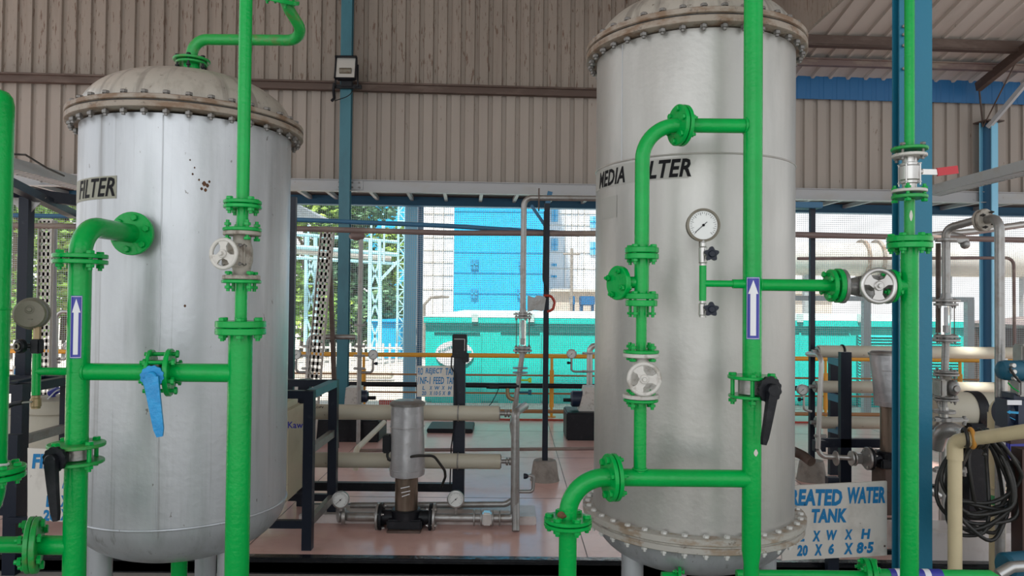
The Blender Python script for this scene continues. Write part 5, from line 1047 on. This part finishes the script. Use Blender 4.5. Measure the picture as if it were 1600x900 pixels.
part('clamp', MB().bbox(at(842, 312, RYr), (.012, .06, .20), .002), 'rust_steel', t)
q = at(815, 592, RYr); part('tee', MB().tube([at(760,603,RYr), at(811,603,RYr)], .025).bbox(at(772,603,RYr), (.10,.05,.05), .01), 'black', t)
part('brass_elbow', MB().tube([at(793,606,RYr), at(793,622,RYr), at(808,625,RYr)], .018, bend=.05, n=12), 'brass', t)
for (px, py, m) in ((827, 594, 'yellow_green'), (827, 613, 'motor_blue')): kk = at(px, py, RYr-.03); part('tap', MB().disc(kk, (1,0,0), .022, .02).cyl(kk, at(812, py, RYr), .009, n=8).bbox(kk+V((.015,0,0)), (.01,.03,.05), .003), m, t)
part('cable', MB().tube([at(782,600,RYr), at(776,615,RYr), at(768,630,RYr), at(762,636,RYr)], .004, bend=.1, n=6), 'black', t)
b = MB().tube([at(803,652,RYr), at(801,664,6.2), at(806,690,6.1), at(806,830,5.75)], .03, bend=.05, n=14); solo('bent_riser_pipe', b, 'steel_dull', 'bent steel pipe dropping to the floor at the right end of the skid', 'pipe')
# ---- background manifolds with gauges
def manifold(label, px, Y, y0, y1, clamps, gpx, gpy, side=1, mat='steel', top=None, wpx=8, gface=(0,-1,0)):
    x = at(px, y1, Y).x; r = wpx/F*Y/2; t = thing('steel_manifold', label, 'pipe', (x, Y, at(px, y1, Y).z))
    pts = [(x, Y, 0), (x, Y, at(px, y0, Y).z)]
    if top: pts.append(at(top, y0, Y)); pts[-1] = V((pts[-1].x, Y, pts[1][2]))
    part('pipe', MB().tube(pts, r, bend=.08, n=14), mat, t)
    for py in clamps:
        q = at(px, py, Y); part('clamp', MB().disc((x, Y, q.z), (0,0,1), r*2.4, .016).bbox((x, Y, q.z), (r*5.4, .03, .03), .008), 'steel_dull', t)
    if gpx:
        a = at(gpx, gpy+22, Y); part('gauge_pipe', MB().tube([(x, Y, at(px,gpy+28,Y).z), (at(gpx,gpy,Y).x, Y, at(px,gpy+28,Y).z), (at(gpx,gpy,Y).x, Y, at(gpx,gpy+10,Y).z)], .015, bend=.05, n=10), 'steel_dull', t)
        kk = at(gpx-5*side, gpy+14, Y); part('tap', MB().disc(kk, (1,0,0), .02, .035).cyl(kk, at(gpx, gpy+14, Y), .012, n=8), 'navy_black', t)
        gauge(label.split(' ')[0] + ' far pressure gauge ' + {481: 'just right of the left tank edge', 561: 'right of the slender blue column', 921: 'left of the right tank edge', 1268: 'right of the right tank edge', 110: 'just left of the left riser'}[px], at(gpx, gpy, Y-.02), gface, 7.5/F*Y, 'steel_dull', depth=.03)
    return t
manifold('Grey steel manifold pipe behind the upright cable tray right of the left tank', 481, 9.0, 526, 620, (541, 556, 576), 463, 554, 1, 'steel_dull', top=556)
t = manifold('Pale steel manifold pipe rising right of the slender blue column', 561, 9.2, 372, 606, (508, 541, 556, 576), 583, 554, -1, 'steel_dull', wpx=7)
part('ball_fitting', MB().ball(at(558, 369, 9.2), .07, sc=(1.5,1,.8)), 'pipe_brown', t)
manifold('Slim steel manifold pipe beside the left edge of the right tank', 921, 10.4, 540, 606, (552, 580), 893, 553, 1, 'steel', top=945, wpx=9)
manifold('Small steel manifold pipe seen left of the riser at the far left', 87, 9.2, 487, 600, (560, 566), 0, 0, 1, 'steel', top=120, wpx=5)
part('gauge_pipe', MB().tube([at(87,562,9.2), at(104,562,9.2), at(104,549,9.2)], .012, bend=.04, n=8), 'steel_dull', bpy.data.objects['steel_manifold.003'])
g_ = gauge('Small far pressure gauge just left of the left riser', at(104, 541, 9.1), (0,-1,0), .045, 'steel')
# motors on plinths
def motor_block(label, px0, px1, py0, py1, Y, mx, my, mw, mh, rot=0):
    a = at(px0, py1, Y); b_ = at(px1, py0, Y); w_ = b_.x-a.x
    t = thing('pump_plinth', label, 'plinth', ((a.x+b_.x)/2, Y, 0)); part('block', MB().bbox(((a.x+b_.x)/2, Y+.3, b_.z/2), (w_, .6, b_.z), .015), 'black', t)
    return t
motor_block('black plinth block low behind the black stand', 450, 592, 657, 690, 9.3, 0,0,0,0)
def motor(label, px, py, Y, w_, h_, dx=.0, fan=1, zp=.28):
    q = at(px, py, Y); t = thing('pump_motor', label, 'motor', (q.x, Y, q.z-h_/2)); part('cowl', MB().prism([(-w_/2, -h_/2), (w_/2+dx, -h_/2), (w_/2+dx*.2, h_/2), (-w_/2+.02+dx, h_/2)], q, (1,0,0), (0,0,1), .28), 'cast_white', t)
    x = q.x+fan*(w_/2+.05); part('body', MB().cyl((q.x, Y, q.z), (x+fan*.04, Y, q.z), h_*.32, n=20, bev=.02), 'motor_navy', t); part('shaft', MB().cyl((x, Y, q.z-.02), (x+fan*.14, Y, q.z-.02), .025, n=10), 'black', t); part('foot', MB().box((q.x+fan*.05, Y, q.z-h_/2-.03), (w_*.9, .2, .08)), 'cast_white', t); part('pedestal', MB().box((q.x+fan*.05, Y+.02, (q.z-h_/2-.06+zp)/2), (w_*.9, .25, max(.02, q.z-h_/2-.06-zp))), 'black', t); return t
motor('light grey pump motor with a dark fan end right of the slender blue column', 553, 619, 9.6, .19, .25, 0)
motor('light grey pump motor seen through the black stand', 468, 614, 9.6, .19, .25, .05)
motor('silver boxed pump motor beside the left edge of the right tank', 917, 623, 9.85, .25, .34, .06, -1, .36)
motor_block('black plinth block beside the left edge of the right tank', 885, 975, 646, 688, 9.55, 0,0,0,0)
solo('drain_pipe', MB().tube([at(600, 660, 9.1), at(556, 703, 7.7), (at(556,703,7.7).x, 7.7, 0.02)], .03, bend=.08), 'cream', 'cream drain pipe slanting down onto the floor behind the pump', 'pipe')
solo('floor_pipe', MB().tube([at(560, 704, 7.85), at(928, 701, 7.85)], .018), 'pipe_brown', 'thin pipe lying along the floor between the tanks', 'pipe')
q = floorpt(703, 676); solo('floor_mat', MB().bbox((q.x, q.y+.25, .03), (.62, .6, .06), .01), 'black', 'dark flat drain tray on the floor behind the pump', 'tray')
# ================================================================ RIGHT SIDE
FY = 6.9
# far RO skid at right: three cream housings on a black frame
t = thing('filtration_skid', 'black skid frame with three cream housings behind the white board at the right', 'frame', (at(1310,700,FY).x, FY, 0))
for px, Y in ((1303.5, FY+.9), (1320, FY)):
    x = at(px, 640, Y).x; zt = at(px, 550 if Y == FY else 556, Y).z; part('post', MB().box((x, Y, zt/2), (.10 if Y == FY else .11, .06, zt)), 'navy_black', t)
for py in (565, 622, 672):
    a = at(1297, py-3, FY+.85); b_ = at(1322, py+4, FY+.05); part('cross_arm', MB().bar(a, b_, .05, .07), 'beam_blue', t)
part('lower_beam', MB().box((at(1345,692,FY).x, FY, at(1345,692,FY).z), (at(1400,692,FY).x-at(1270,692,FY).x, .06, .08)).box((at(1276,693,FY-.05).x, FY-.1, at(1276,693,FY).z), (.10,.07,.10)), 'navy_black', t)
for (py, xl, nm) in ((549, 1278, 'top'), (604, 1274, 'middle'), (660, 1276, 'bottom')):
    Yh = FY+.45; a = at(xl, py, Yh); b_ = at(1600, py+1, Yh)
    m = thing('membrane_housing', 'cream membrane housing tube on the right skid, the %s one' % nm, 'tube', a); part('barrel', MB().tube([(a.x, Yh, a.z), (b_.x+.5, Yh, a.z)], .052*1.15, n=28), 'cream', m)
    part('end_cap', MB().cyl((a.x-.012, Yh, a.z), (a.x+.003, Yh, a.z), .052, n=24).cyl((a.x-.06, Yh, a.z), (a.x, Yh, a.z), .02, n=12), 'steel_dull', m); part('band', MB().torus((at(1316,py,Yh).x, Yh, a.z), (1,0,0), .061, .012), 'black', m)
# stainless bent pipe with flanges
Yp = 6.55
t = thing('discharge_pipe', 'bright bent steel pipe right of the dark post with a row of flanges', 'pipe', at(1275, 715, Yp))
part('pipe', MB().tube([at(1262, 553, Yp+.3), at(1284, 555, Yp), at(1278, 700, Yp), at(1279, 713, Yp), at(1376, 718, Yp)], .022, bend=.09, n=16), 'steel', t)
for px in (1306, 1330, 1335, 1349, 1354, 1371, 1376): q = at(px, 716, Yp); part('flange', MB().disc((q.x, Yp, at(1306,716,Yp).z), (1,0,0), .065 if px < 1370 else .085, .013), 'steel', t)
part('valve_body', MB().bbox((at(1342,716,Yp).x, Yp, at(1342,716,Yp).z), (.07, .08, .09), .012), 'steel', t); q = at(1282, 681, Yp); part('clamp', MB().bbox(q, (.11,.04,.03), .008), 'steel_dull', t)
gauge('small pressure gauge just right of the right tank beside the dark post', at(1254, 609, 6.9), (0,-1,0), .050, 'steel_dull')
t = thing('gauge_pipe', 'small hooked steel pipe below the gauge right of the right tank', 'pipe', at(1256,640,6.9)); part('pipe', MB().tube([at(1256,618,6.9), at(1256,640,6.9), at(1268,643,6.9)], .012, bend=.03, n=8), 'steel', t); part('tap', MB().disc(at(1249,624,6.9), (1,0,0), .018, .025).cyl(at(1249,624,6.9), at(1256,624,6.9), .008), 'navy_black', t)
solo('skid_plinth', MB().bbox((at(1330,730,6.6).x, 6.65, .07), (at(1400,730,6.6).x-at(1262,730,6.6).x, .3, .14), .01), 'concrete', 'grey concrete plinth under the right skid pipework', 'plinth')
solo('valve_handle_scrap', MB().tube([at(1240,705,6.9), at(1256,712,6.9), at(1268,722,6.8)], .045, bend=.08), 'rust_steel', 'dark rusty pipe stub on the floor right of the right tank', 'pipe')
pump('silver jacketed vertical pump just left of the wide blue column', 1391, 6.45, 44, 552, 634, 733)
# ---- stainless flow meter line right of blue column
YL = 5.6
q = at(1536, 340, 5.2)
t, x = rotameter('steel pipe with a glass flow meter tube just right of the wide blue column', 1478, YL, 357, 478, 523, 640, 1474, wpx=12, turn=at(1536, 341, YL-.2))
for py, rr in ((375, .075), (600, .0), (643, .08)):
    if rr: part('flange', MB().disc(at(1478 if py < 500 else 1475, py, YL), (0,0,1), rr, .022), 'steel_dull', t)
part('side_clamp', MB().bbox(at(1492, 376, YL), (.2,.04,.03), .006).ball(at(1508, 382, YL), .035), 'steel_dull', t)
part('strut_rod', MB().tube([at(1466, 380, YL+.1), at(1466, 520, YL+.1)], .018, n=10), 'rust_steel', t)
t = thing('diaphragm_valve', 'grey cast valve in the steel line right of the wide blue column', 'valve', at(1477, 625, YL))
q = at(1478, 605, YL); x = q.x; part('body', MB().lathe([(0,-.085), (.035,-.085), (.035,-.06), (.06,-.03), (.06,.03), (.035,.06), (.035,.085), (0,.085)], (x, YL, q.z), n=24), 'cast_brown', t)
part('bonnet', MB().ball((x+.02, YL-.05, q.z), .062, sc=(.8,.8,1)).bbox((x-.06, YL-.02, q.z), (.05,.12,.13), .01).disc((x+.02, YL-.105, q.z), (0,1,0), .025, .02), 'steel_dull', t)
for py in (585, 624): w_ = at(1477, py, YL); part('end_flange', MB().disc((x, YL, w_.z), (0,0,1), .088, .016).disc((x, YL, w_.z+.02), (0,0,1), .082, .012), 'steel_dull', t); ring_bolts(t, (x, YL, w_.z+.01), (0,0,1), .068, 4, .5, size=.012, ln=.045, mat='bolt_grey')
t = thing('steel_riser_pipe', 'lower steel pipe below the grey cast valve, passing behind the hose coil', 'pipe', (x-.02, YL, 0)); part('pipe', MB().tube([(x-.02, YL, .0), (x-.015, YL, at(1475,636,YL).z)], .032), 'steel', t)
for py in (655, 734): w_ = at(1478, py, YL); part('clamp', MB().bbox((x+.02, YL-.02, w_.z), (.26, .05, .03), .008).disc((x-.02, YL, w_.z), (0,0,1), .06, .03).cyl((x+.12, YL-.03, w_.z-.04), (x+.12, YL-.03, w_.z+.03), .014, n=8), 'steel_dull', t)
part('side_pipe', MB().tube([(x-.3, YL, at(1460,670,YL).z), (x-.05, YL, at(1475,690,YL).z)], .028), 'steel', t); part('side_pipe', MB().tube([(x-.3, YL, at(1460,745,YL).z), (x-.05, YL, at(1475,775,YL).z)], .028), 'steel', t)
part('foot', MB().bbox((x+.05, YL, .06), (.2, .15, .12), .02).cyl((x+.03, YL, .0), (x+.03, YL, .28), .05, n=16), 'black', t)
# large pipe with flange elbow at right
YB = 4.9; xb = at(1562, 500, YB).x; zt = at(1562, 342, YB).z
t = thing('steel_riser_pipe', 'large upright steel pipe near the right edge with a flanged elbow on top', 'pipe', (xb, YB, 0))
part('pipe', MB().tube([(xb, YB, .0), (xb, YB, zt+.01), (at(1536,341,YB+.2).x, YB+.25, zt+.01)], .030, bend=.09, n=22), 'steel_dull', t)
fc = V((at(1540,341,YB+.15).x, YB+.16, zt+.01)); part('flange', MB().disc(fc, (-.35,1,0), .078, .022).disc(fc+V((-.01,.03,0)), (-.35,1,0), .075, .018), 'cast_brown', t); ring_bolts(t, fc, (-.35,1,0), .06, 4, .5, size=.011, ln=.05, mat='rubber')
b = MB().tube([at(1567, 560, YB+.15), at(1567, 690, YB+.15)], .028, n=16); part('side_pipe', b, 'steel', t)
for py in (668, 673): part('clamp', MB().disc(at(1565, py, YB+.1), (0,0,1), .05, .012), 'steel_dull', t)
# big cream horizontal filter housing
q = at(1520, 642, 6.1); t = thing('cartridge_housing', 'large cream horizontal housing with a black strap behind the hose coil', 'tank', (q.x, 6.1, q.z-.15)); 
part('barrel', MB().tube([(at(1450,642,6.1).x, 6.1, q.z), (at(1600,642,6.1).x, 6.1, q.z)], .155, n=40), 'cream', t); part('strap', MB().lathe([(.157,-.04), (.164,-.04), (.164,.04), (.157,.04)], (at(1520,642,6.1).x, 6.1, q.z), (1,0,0), 40).bbox((at(1524,668,5.95).x, 5.95, at(1524,668,5.95).z), (.13,.08,.07), .01), 'black', t)
part('ring_coupling', MB().torus((at(1462,642,6.0).x, 6.05, q.z-.0), (1,0,0), .13, .02), 'steel_dull', t)
part('saddle_leg', MB().box((at(1524,750,6.1).x, 6.1, (q.z-.15)/2), (.16, .1, q.z-.105)), 'black', t)
solo('grey_elbow', MB().tube([at(1462,700,5.5), at(1470,675,5.45), at(1492,668,5.4), at(1505,690,5.4)], .055, bend=.06), 'steel_dull', 'grey elbow fitting just above the cream pipe bend', 'pipe')
solo('foil_bundle', MB().bbox(at(1512, 676, 4.36), (.14,.05,.03), .012, Matrix.Rotation(.2, 3, 'Y')), 'foil', 'crinkled silver wrap lying behind the cream pipe bend', 'wrap')
for py in (720, 760): pass
# PVC pipes
YV = 4.3; xv = at(1492, 780, YV).x; zv_ = at(1492, 690, YV).z
t = thing('pvc_pipe', 'cream plastic pipe rising from the floor and bending right under the hose coil tie', 'pipe', (xv, YV, -.105)); e_ = at(1640, 668, YV-.5)
part('pipe', MB().tube([(xv, YV, -.105), (xv, YV, zv_), tuple(e_)], .0375, bend=.05, n=28), 'pvc', t)
dr = (e_-V((xv, YV, zv_))).normalized(); part('elbow_socket', MB().tube([(xv, YV, zv_-.105), (xv, YV, zv_), tuple(V((xv, YV, zv_))+dr*.13)], .0425, bend=.05, n=28), 'pvc', t)
YV2 = 5.0; xv2_ = at(1558, 780, YV2).x; q = at(1558, 632, YV2)
t = thing('pvc_pipe', 'cream plastic pipe behind the hose coil with a green band', 'pipe', (xv2_, YV2, 0)); part('pipe', MB().tube([(xv2_, YV2, 0), (xv2_, YV2, q.z), tuple(at(1600, 632, YV2-.1))], .048, bend=.05, n=28), 'pvc', t)
part('socket', MB().cyl((xv2_, YV2, at(1558,675,YV2).z), (xv2_, YV2, at(1558,645,YV2).z), .056, n=28).torus((xv2_,YV2,at(1558,762,YV2).z),(0,0,1),.049,.01), 'pvc', t); part('green_band', MB().lathe([(.0485, at(1558,788,YV2).z), (.0495, at(1558,788,YV2).z), (.0495, at(1558,773,YV2).z), (.0485, at(1558,773,YV2).z)], (xv2_, YV2, 0), n=28), 'gold_band', t)
# motorised valves
t = thing('actuated_valve', 'navy boxed valve actuator with a cyan mark at the right edge', 'valve', at(1590, 675, 4.7))
q = at(1594, 645, 4.7); part('housing', MB().bbox(q, (.24, .2, .26), .04), 'motor_navy', t); part('side_cover', MB().disc(at(1569, 645, 4.72), (1,.1,0), .10, .05, bev=.02), 'motor_navy', t)
part('nameplate', MB().box(at(1585, 629, 4.59), (.09, .004, .03)), 'label_white', t); part('print', MB().bar(at(1578,644,4.59), at(1591,645,4.59), .006, .014).prism([(0,-.012), (.02,0), (0,.012)], at(1578,644,4.59), (-1,0,0), (0,0,1), .006).bar(at(1578,652,4.59), at(1586,656,4.59), .006, .004), 'cyan_print', t)
t = thing('electric_actuator', 'round blue electric actuator above the navy box at the right edge', 'actuator', at(1585, 595, 4.6))
a = at(1563, 578, 4.6); b_ = at(1610, 580, 4.6); part('drum', MB().lathe([(0,-.02), (.03,-.018), (.055,0), (.063,.03), (.063,.12), (.066,.12), (.066,.28), (0,.28)], a, b_-a, 32), 'motor_blue', t)
for (px, py) in ((1580, 571), (1581, 581), (1583, 591)): part('cable_gland', MB().cyl(at(px, py, 4.53), at(px+5, py, 4.50), .015, n=10, bev=.003), 'steel', t)
part('cable', MB().tube([at(1578,575,4.5), at(1586,588,4.5), at(1594,597,4.5)], .008, bend=.1, n=8), 'rubber', t); part('thin_wire', MB().tube([at(1575,598,4.6), at(1582,606,4.6), at(1592,612,4.6)], .004, bend=.1, n=6), 'green', t); part('mount', MB().bbox(at(1604, 560, 4.65), (.12,.1,.18), .01).bbox(at(1600, 606, 4.65), (.12,.1,.1), .01), 'steel_dull', t)
solo('wooden_post', MB().box((at(1603,780,4.4).x, 4.4, at(1600,700,4.4).z/2-.05), (.11, .1, at(1600,700,4.4).z+.1)).bar(at(1572,683,4.5), at(1640,680,4.5), .08, .07), 'wood_dark', 'dark brown post and shelf at the right edge below the navy actuator', 'post')
solo('blue_crate', MB().bbox(at(1583, 697, 5.6), (.2, .2, .16), .01), 'label_blue', 'small blue crate behind the hose coil at the right edge', 'crate')
# hose coil tied to the PVC pipe
rnd = random.Random(3); t = thing('hose_coil', 'coil of black hose tied to the cream plastic pipe with an orange strap', 'hose', at(1537, 830, 4.2)); topc = at(1528, 684, 4.42); tie = at(1518, 684.5, 4.205)
for i in range(13):
    h = rnd.uniform(.42, .66); wdx = rnd.uniform(.13, .29); ox = rnd.uniform(-.06, .10); yy = 4.34+.012*i*(1 if i % 2 else .6); pts = []; N = 40
    for k_ in range(N):
        a = 2*PI*k_/N; sx = math.sin(a); cz = math.cos(a); pinch = .35+.65*((1-cz)/2)**.55
        pts.append(V((topc.x + ox*(1-cz)/2*1.0 + sx*wdx*pinch + .012*math.sin(3*a+i), yy + .03*math.sin(a*2+i) + .02*(1-cz), topc.z + .03 - h*(1-cz)/2*1.0 + .01*math.sin(5*a+i*2))))
    part('hose_turn', MB().tube(pts, .0115, n=10, closed=True), 'rubber', t)
part('strap', MB().torus(tie, (1,-.3,.1), .052, .012, 28, 8), 'orange_tie', t, 'orange strap'); part('wire_tie', MB().torus(tie+V((-.03,.01,0)), (1,-.3,.1), .050, .010, 24, 8).torus(tie+V((.035,-.01,0)), (1,-.3,-.1), .052, .011, 24, 8).torus(tie+V((.065,-.02,0)), (1,-.3,-.2), .054, .011, 24, 8).ball(at(1538,710,4.08), .012), 'rubber', t)
# dark machine bottom right
q = at(1590, 885, 4.2); t = thing('small_motor', 'dark green motor in the lower right corner', 'motor', q); part('body', MB().cyl(q+V((-.08,0,0)), q+V((.15,.05,0)), .075, n=24, bev=.015), 'motor_blue', t); part('pipe', MB().tube([at(1560,898,4.1), at(1580,886,4.1), at(1610,884,4.1)], .03, bend=.05), 'steel', t)
q = at(1452, 838, 5.3); b = MB(); b.box((q.x+.4, 5.35, .1), (1.2, .3, .2)); solo('equipment_base', b, 'plinth_white', 'white concrete base behind the cream pipes at the lower right', 'plinth')
t = thing('steel_bench', 'black bench frame behind the hose coil', 'frame', (at(1520,700,6.3).x, 6.3, 0))
for py in (665+30, 762): part('rail', MB().bar(at(1455, py, 6.3), at(1600, py, 6.3), .06, .05), 'black', t)
for px in (1535, 1590): part('leg', MB().bar((at(px,700,6.3).x, 6.3, 0), (at(px,700,6.3).x, 6.3, at(px,690,6.3).z), .07), 'black', t)
b = MB()
for i in range(7): q = at(rnd.uniform(1525, 1560), rnd.uniform(795, 815), 5.6); q.z = .035; b.tube([q, q+V((.05,0,.04)), q+V((.08,.02,-.03))], .02, bend=.03, n=8)
solo('pipe_fittings', b, 'steel', 'cluster of small steel fittings behind the hose coil near the floor', 'fittings', kind='stuff')
q = floorpt(1368, 722); 
solo('valve_scrap', MB().bbox((at(1396,800,6).x, 6.0, .03), (.12,.1,.06), .01), 'rust_steel', 'small dark fitting on the floor at the edge of the wide blue column', 'fitting')
for o in list(bpy.data.objects):
    if '_w' in o: del o['_w']
